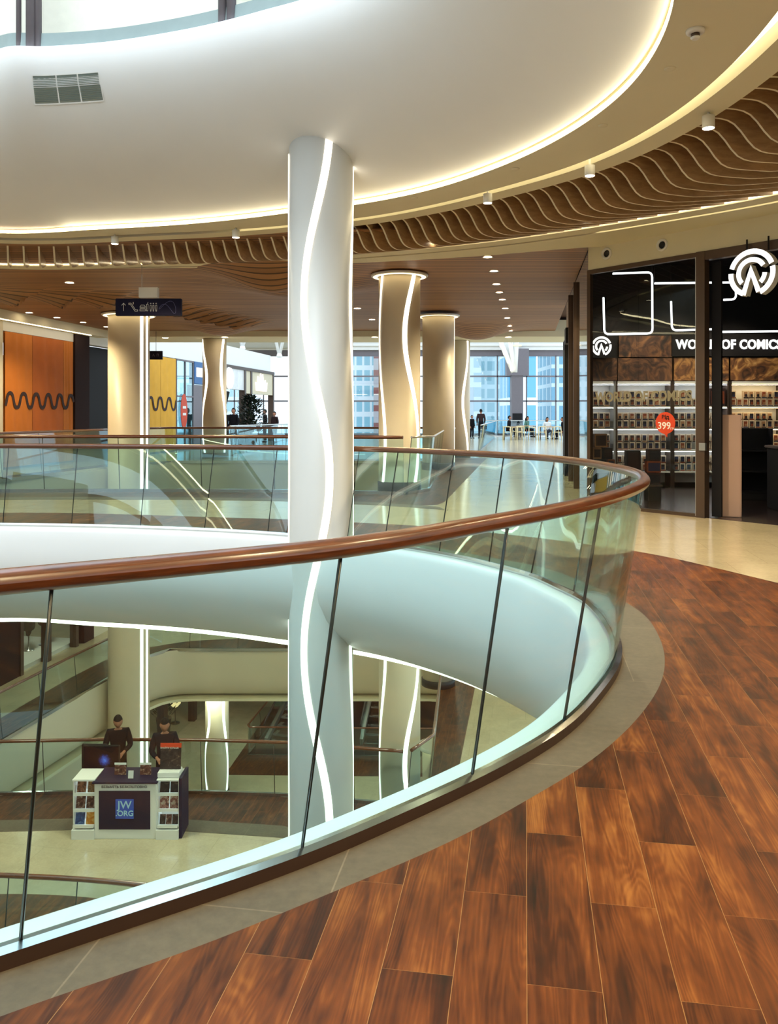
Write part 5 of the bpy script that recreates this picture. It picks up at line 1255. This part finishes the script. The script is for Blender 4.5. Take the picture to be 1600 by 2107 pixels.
def mannequin(label, y, o_, z, rz, c, first=[None]):
    p = wl(y, o_, z).translation
    t = thing('mannequin', label, 'mannequin', tuple(p), rz); 
    MB().lathe([(.16, 0), (.16, .02), (.02, .03), (.02, .75)], n=20).build('stand', 'brushed', t)
    V = [(0, 0, .8), (0, 0, 1.1), (0, 0, 1.36), (0, 0, 1.5), (0, -.01, 1.66), (-.18, 0, 1.4), (-.22, .03, 1.1), (-.2, -.06, .88), (.18, 0, 1.4), (.24, .0, 1.12), (.16, -.14, .98), (-.09, 0, .75), (-.1, 0, .45), (.09, 0, .75), (.1, 0, .45)]
    skin('figure', V, [(0, 1), (1, 2), (2, 3), (3, 4), (2, 5), (5, 6), (6, 7), (2, 8), (8, 9), (9, 10), (0, 11), (11, 12), (0, 13), (13, 14)], [.12, .1, .13, .05, .085, .06, .045, .035, .06, .045, .035, .09, .06, .09, .06], c, t, 0, 2)
    V = [(0, 0, .55), (0, 0, .9), (0, 0, 1.2), (0, 0, 1.42)]; skin('dress', V, [(0, 1), (1, 2), (2, 3)], [.24, .19, .16, .1], c, t, 0, 2)
mannequin('dark dressed mannequin beside the left window post one storey down', 23.7, -.7, ZK+.12, -1.2, 'coat_brown')
mannequin('black dressed mannequin in the middle window one storey down', 24.95, -1.0, ZK+.12, -1.3, 'jacket')
mannequin('black dressed mannequin next to the right window post one storey down', 25.6, -.9, ZK+.12, -1.0, 'jacket')
# two storeys down
Z2 = -2*LV
struct(lsegz(22, 29.6, 0, 4, -.2, 0, Z2).build('wall_left', 'fascia'))
struct(lsegz(38.5, 46, 0, 4, -.2, 0, Z2).build('wall_left', 'coat_brown'))
f = None
for y, w_ in ((29.6, .15), (32.2, .35), (35.2, .3), (38.2, .3)):
    o = lsegz(y, y+w_, 0, 4, -.25, .03, Z2).build('window_7' if f is None else 'window_post', 'bronze', f)
    if f is None: f = struct(o)
lsegz(29.7, 38.2, 0, 4, -.12, -.1, Z2).build('window_pane', 'shopglass', f)
struct(lsegz(29.5, 38.5, 0, 4.1, -3.6, -3.5, Z2).build('wall_inner', pmat('shop_sand', srgb(150, 130, 96), .6)))
t = thing('potted_plant', 'dark potted plant in the lit shop window two storeys down', 'plant', tuple(wl(34.0, -.8, Z2).translation)); MB().lathe([(.25, 0), (.32, .55)], n=16).build('pot', 'bronze', t)
mb = MB()
for kx in range(160):
    a = rg.uniform(0, 2*PI); h = rg.uniform(.6, 1.6); r = rg.uniform(.1, .5); p = Vector((r*math.cos(a), r*math.sin(a), h)); d = Vector((math.cos(a), math.sin(a), .8)).normalized()*.22; s = d.cross(Vector((0, 0, 1))).normalized()*.05; b = mb.add((p, p+d*.5+s, p+d, p+d*.5-s)); mb.face((b, b+1, b+2, b+3))
mb.tube([(0, 0, .5), (0, 0, 1.3)], .03, 6); mb.build('foliage', 'leaf', t)
t = thing('floor_lamp', 'glowing lamp with stacked round shades in the shop two storeys down', 'lamp', tuple(wl(34.9, -.7, Z2).translation)); MB().lathe([(.2, 0), (.2, .03), (.02, .05), (.02, .9)], n=16).build('base', 'bronze', t); MB().lathe([(.1, .7), (.24, .85), (.12, 1.0), (.26, 1.15), (.12, 1.3), (.2, 1.42), (.05, 1.5)], n=18).build('lamp_shade', emat('shade_glow', (1, .66, .28), 1.6), t)
o = MB().box((-.6, 0, 0), (.6, .05, 1.5)).build('picture_panel', picmat('blue_picture', [(.35, srgb(60, 90, 110)), (.6, srgb(140, 170, 176))], 2, 1)); o.location = tuple(wl(31.0, -.4, Z2+2).translation); o.rotation_euler.z = AL+PI/2; tag(o, 'blue grey picture high in the shop window two storeys down', 'picture')
# dark border and escalator well two storeys down
mb = MB(); mb.prism([(-5.95, 30.0), (3.0, 29.8), (3.4, 31.4), (-5.45, 31.6), (-4.6, 37), (-5.2, 37)], .008, Matrix.Translation((0, 0, Z2+.0))); struct(mb.build('floor_border', 'plank_dark'))
mb = MB(); mb.prism([(-5.45, 31.6), (3.4, 31.4), (4.4, 39), (-4.6, 37)], .006, Matrix.Translation((0, 0, Z2))); struct(mb.build('floor_well_painted_dark', 'black'))  # flat black sheet, the darkness of the open well painted on
bal2('dark glass balustrade round the escalator well two storeys down', [(3.2, 31.45), (-5.4, 31.62), (-4.7, 36.5)], Z2+.012, seam=2.2, glass='glass_far')
def escalator(label, x, y, rz, L, rise):
    t = thing('escalator', label, 'escalator', (x, y, Z2+.02), rz)
    for sx in (-.62, .50): MB().prism([(0, 0), (L, rise), (L, rise+.95), (0, .95)], .04, Matrix(((0, 0, 1, sx), (1, 0, 0, 0), (0, 1, 0, 0), (0, 0, 0, 1)))).build('side_glass', 'glass_far', t); MB().tube([(sx+.02, -.2, .8), (sx+.02, 0, .98), (sx+.02, L, rise+.98)], .04, 8).build('handrail', 'dark', t); MB().prism([(0, 0), (L, rise), (L, rise+.22), (0, .22)], .14, Matrix(((0, 0, 1, sx-.05), (1, 0, 0, 0), (0, 1, 0, 0), (0, 0, 0, 1)))).build('skirt', 'brushed', t)
    mb = MB(); n = int(L/.4)
    for i in range(n): mb.box((-.5, i*L/n, i*rise/n-.0), (.5, (i+1)*L/n, i*rise/n+.06))
    mb.build('steps', 'steel', t)
escalator('escalator rising to the right behind the dark glass well two storeys down', -4.3, 32.6, -.3, 6, 3.0)
escalator('dark escalator behind the white column two storeys down', -.5, 32.6, -.15, 5, 2.6)
mb = MB()
mb.box((-2.2, 40, 0), (1.6, 40.2, 4.2)); mb.mat(1)
for k in range(9): mb.box((-2.2, 39.94, .4+.4*k), (1.6, 40, .46+.4*k))
mm = mb.build('wall_shelves', ['black', 'bronze']); mm.location.z = Z2; struct(mm)
struct(MB().box((-5.6, 40.2, 0), (-2.2, 40.4, 4.2), Matrix.Translation((0, 0, Z2))).build('wall_far', 'fascia'))
struct(MB().box((-30, 46, Z2), (16, 46.2, -LV)).build('wall_far', 'fascia')); struct(MB().box((-30, 46, -LV), (16, 46.2, -.3)).build('wall_far', 'fascia'))
# blue white lit window glimpsed at the lower left
o = MB().box((-13.6, 28.9, .2), (-10.6, 29.0, 2.7), Matrix.Translation((0, 0, Z2))).build('window_8', emat('cool_lit_window', (.55, .82, 1.0), .9)); struct(o)
for x in (-13, -11.9, -11.1): MB().box((x, 28.85, .2), (x+.12, 28.9, 2.7), Matrix.Translation((0, 0, Z2))).build('window_post', 'grey', o)
# ------------------------------------------------------------------ camera, sky, lamps
cam = bpy.data.cameras.new('camera'); co = bpy.data.objects.new('camera', cam); COL.objects.link(co)
co.location = (0, 0, HC); co.rotation_euler = (PI/2, 0, 0)
cam.sensor_fit = 'HORIZONTAL'; cam.sensor_width = 36; cam.lens = F*36/1600
cam.shift_x = 0; cam.shift_y = -(1053.5-HZ)/1600; cam.clip_end = 2000
sc.camera = co
w = bpy.data.worlds.new('sky'); sc.world = w; w.use_nodes = True
bg = w.node_tree.nodes['Background']; bg.inputs[0].default_value = (.74, .88, 1.0, 1); bg.inputs[1].default_value = 2.4
def lamp(kind, name, loc, power, col, size=.1, rot=(0, 0, 0), spot=None):
    l = bpy.data.lights.new(name, kind); l.energy = power; l.color = col
    if kind == 'AREA': l.size = size; l.shape = 'DISK'
    else: l.shadow_soft_size = size
    if spot: l.spot_size = math.radians(spot); l.spot_blend = .6
    o = bpy.data.objects.new(name, l); COL.objects.link(o); o.location = loc; o.rotation_euler = rot; return o
# downlights of the walkway ceiling over and behind the standpoint, and along the concourse
for x, y in ((2.6, 1.2), (3.6, 3.2), (4.2, 5.6), (.8, -.6), (3.9, 8.2), (3.0, 10.4), (-1.8, -.8)):
    lamp('SPOT', 'downlight_lamp', (x, y, 4.0), 390, WARM, .06, spot=125)
for x, y in ((-8, 13.6), (-4, 13.7), (-.5, 13.0), (1.5, 12.2)):
    lamp('SPOT', 'downlight_lamp', (x, y, 4.0), 300, WARM, .06, spot=135)
for x, y in ((2.6, 16), (2.8, 19), (3.2, 22), (3.6, 25), (-4, 17.5), (-8.7, 19), (-8.6, 21.6), (-3.4, 27.2)):
    lamp('SPOT', 'downlight_lamp', (x, y, 4.0), 340, WARM, .06, spot=140)
for z in (-LV, -2*LV):
    for x, y in ((-8, 13.5), (-4.5, 13.6), (-1, 12.8), (2.2, 10.5), (2.5, 15), (3, 19), (3.6, 23), (-10.5, 19), (-10.5, 24), (-6, 28), (-2, 28), (2, 28), (-6, 32), (0, 33)):
        lamp('AREA', 'ceiling_lamp', (x, y, z+4.15), 85, WARMW, .5)
for x, y in ((4.6, 15.6), (5.8, 15.6), (7, 15.2)):
    lamp('SPOT', 'added_shop_spot', (x, y, 4.2), 160, WARMW, .05, (math.radians(28), 0, 0), 80)  # lamps added to brighten the back wall and its pictures
# the big roof light over the void
lamp('AREA', 'skylight', (-5.5, 4.0, 26), 7200, COOLW, 10, (math.radians(8), math.radians(-4), 0))
sc.view_settings.view_transform = 'Standard'; sc.view_settings.look = 'None'; sc.view_settings.exposure = 0; sc.view_settings.gamma = 1
sc.view_settings.use_curve_mapping = False
sc.cycles.use_denoising = True
sc.cycles.max_bounces = 8; sc.cycles.transparent_max_bounces = 32; sc.cycles.diffuse_bounces = 4; sc.cycles.glossy_bounces = 4
sc.cycles.sample_clamp_indirect = 6; sc.cycles.caustics_reflective = False; sc.cycles.caustics_refractive = False
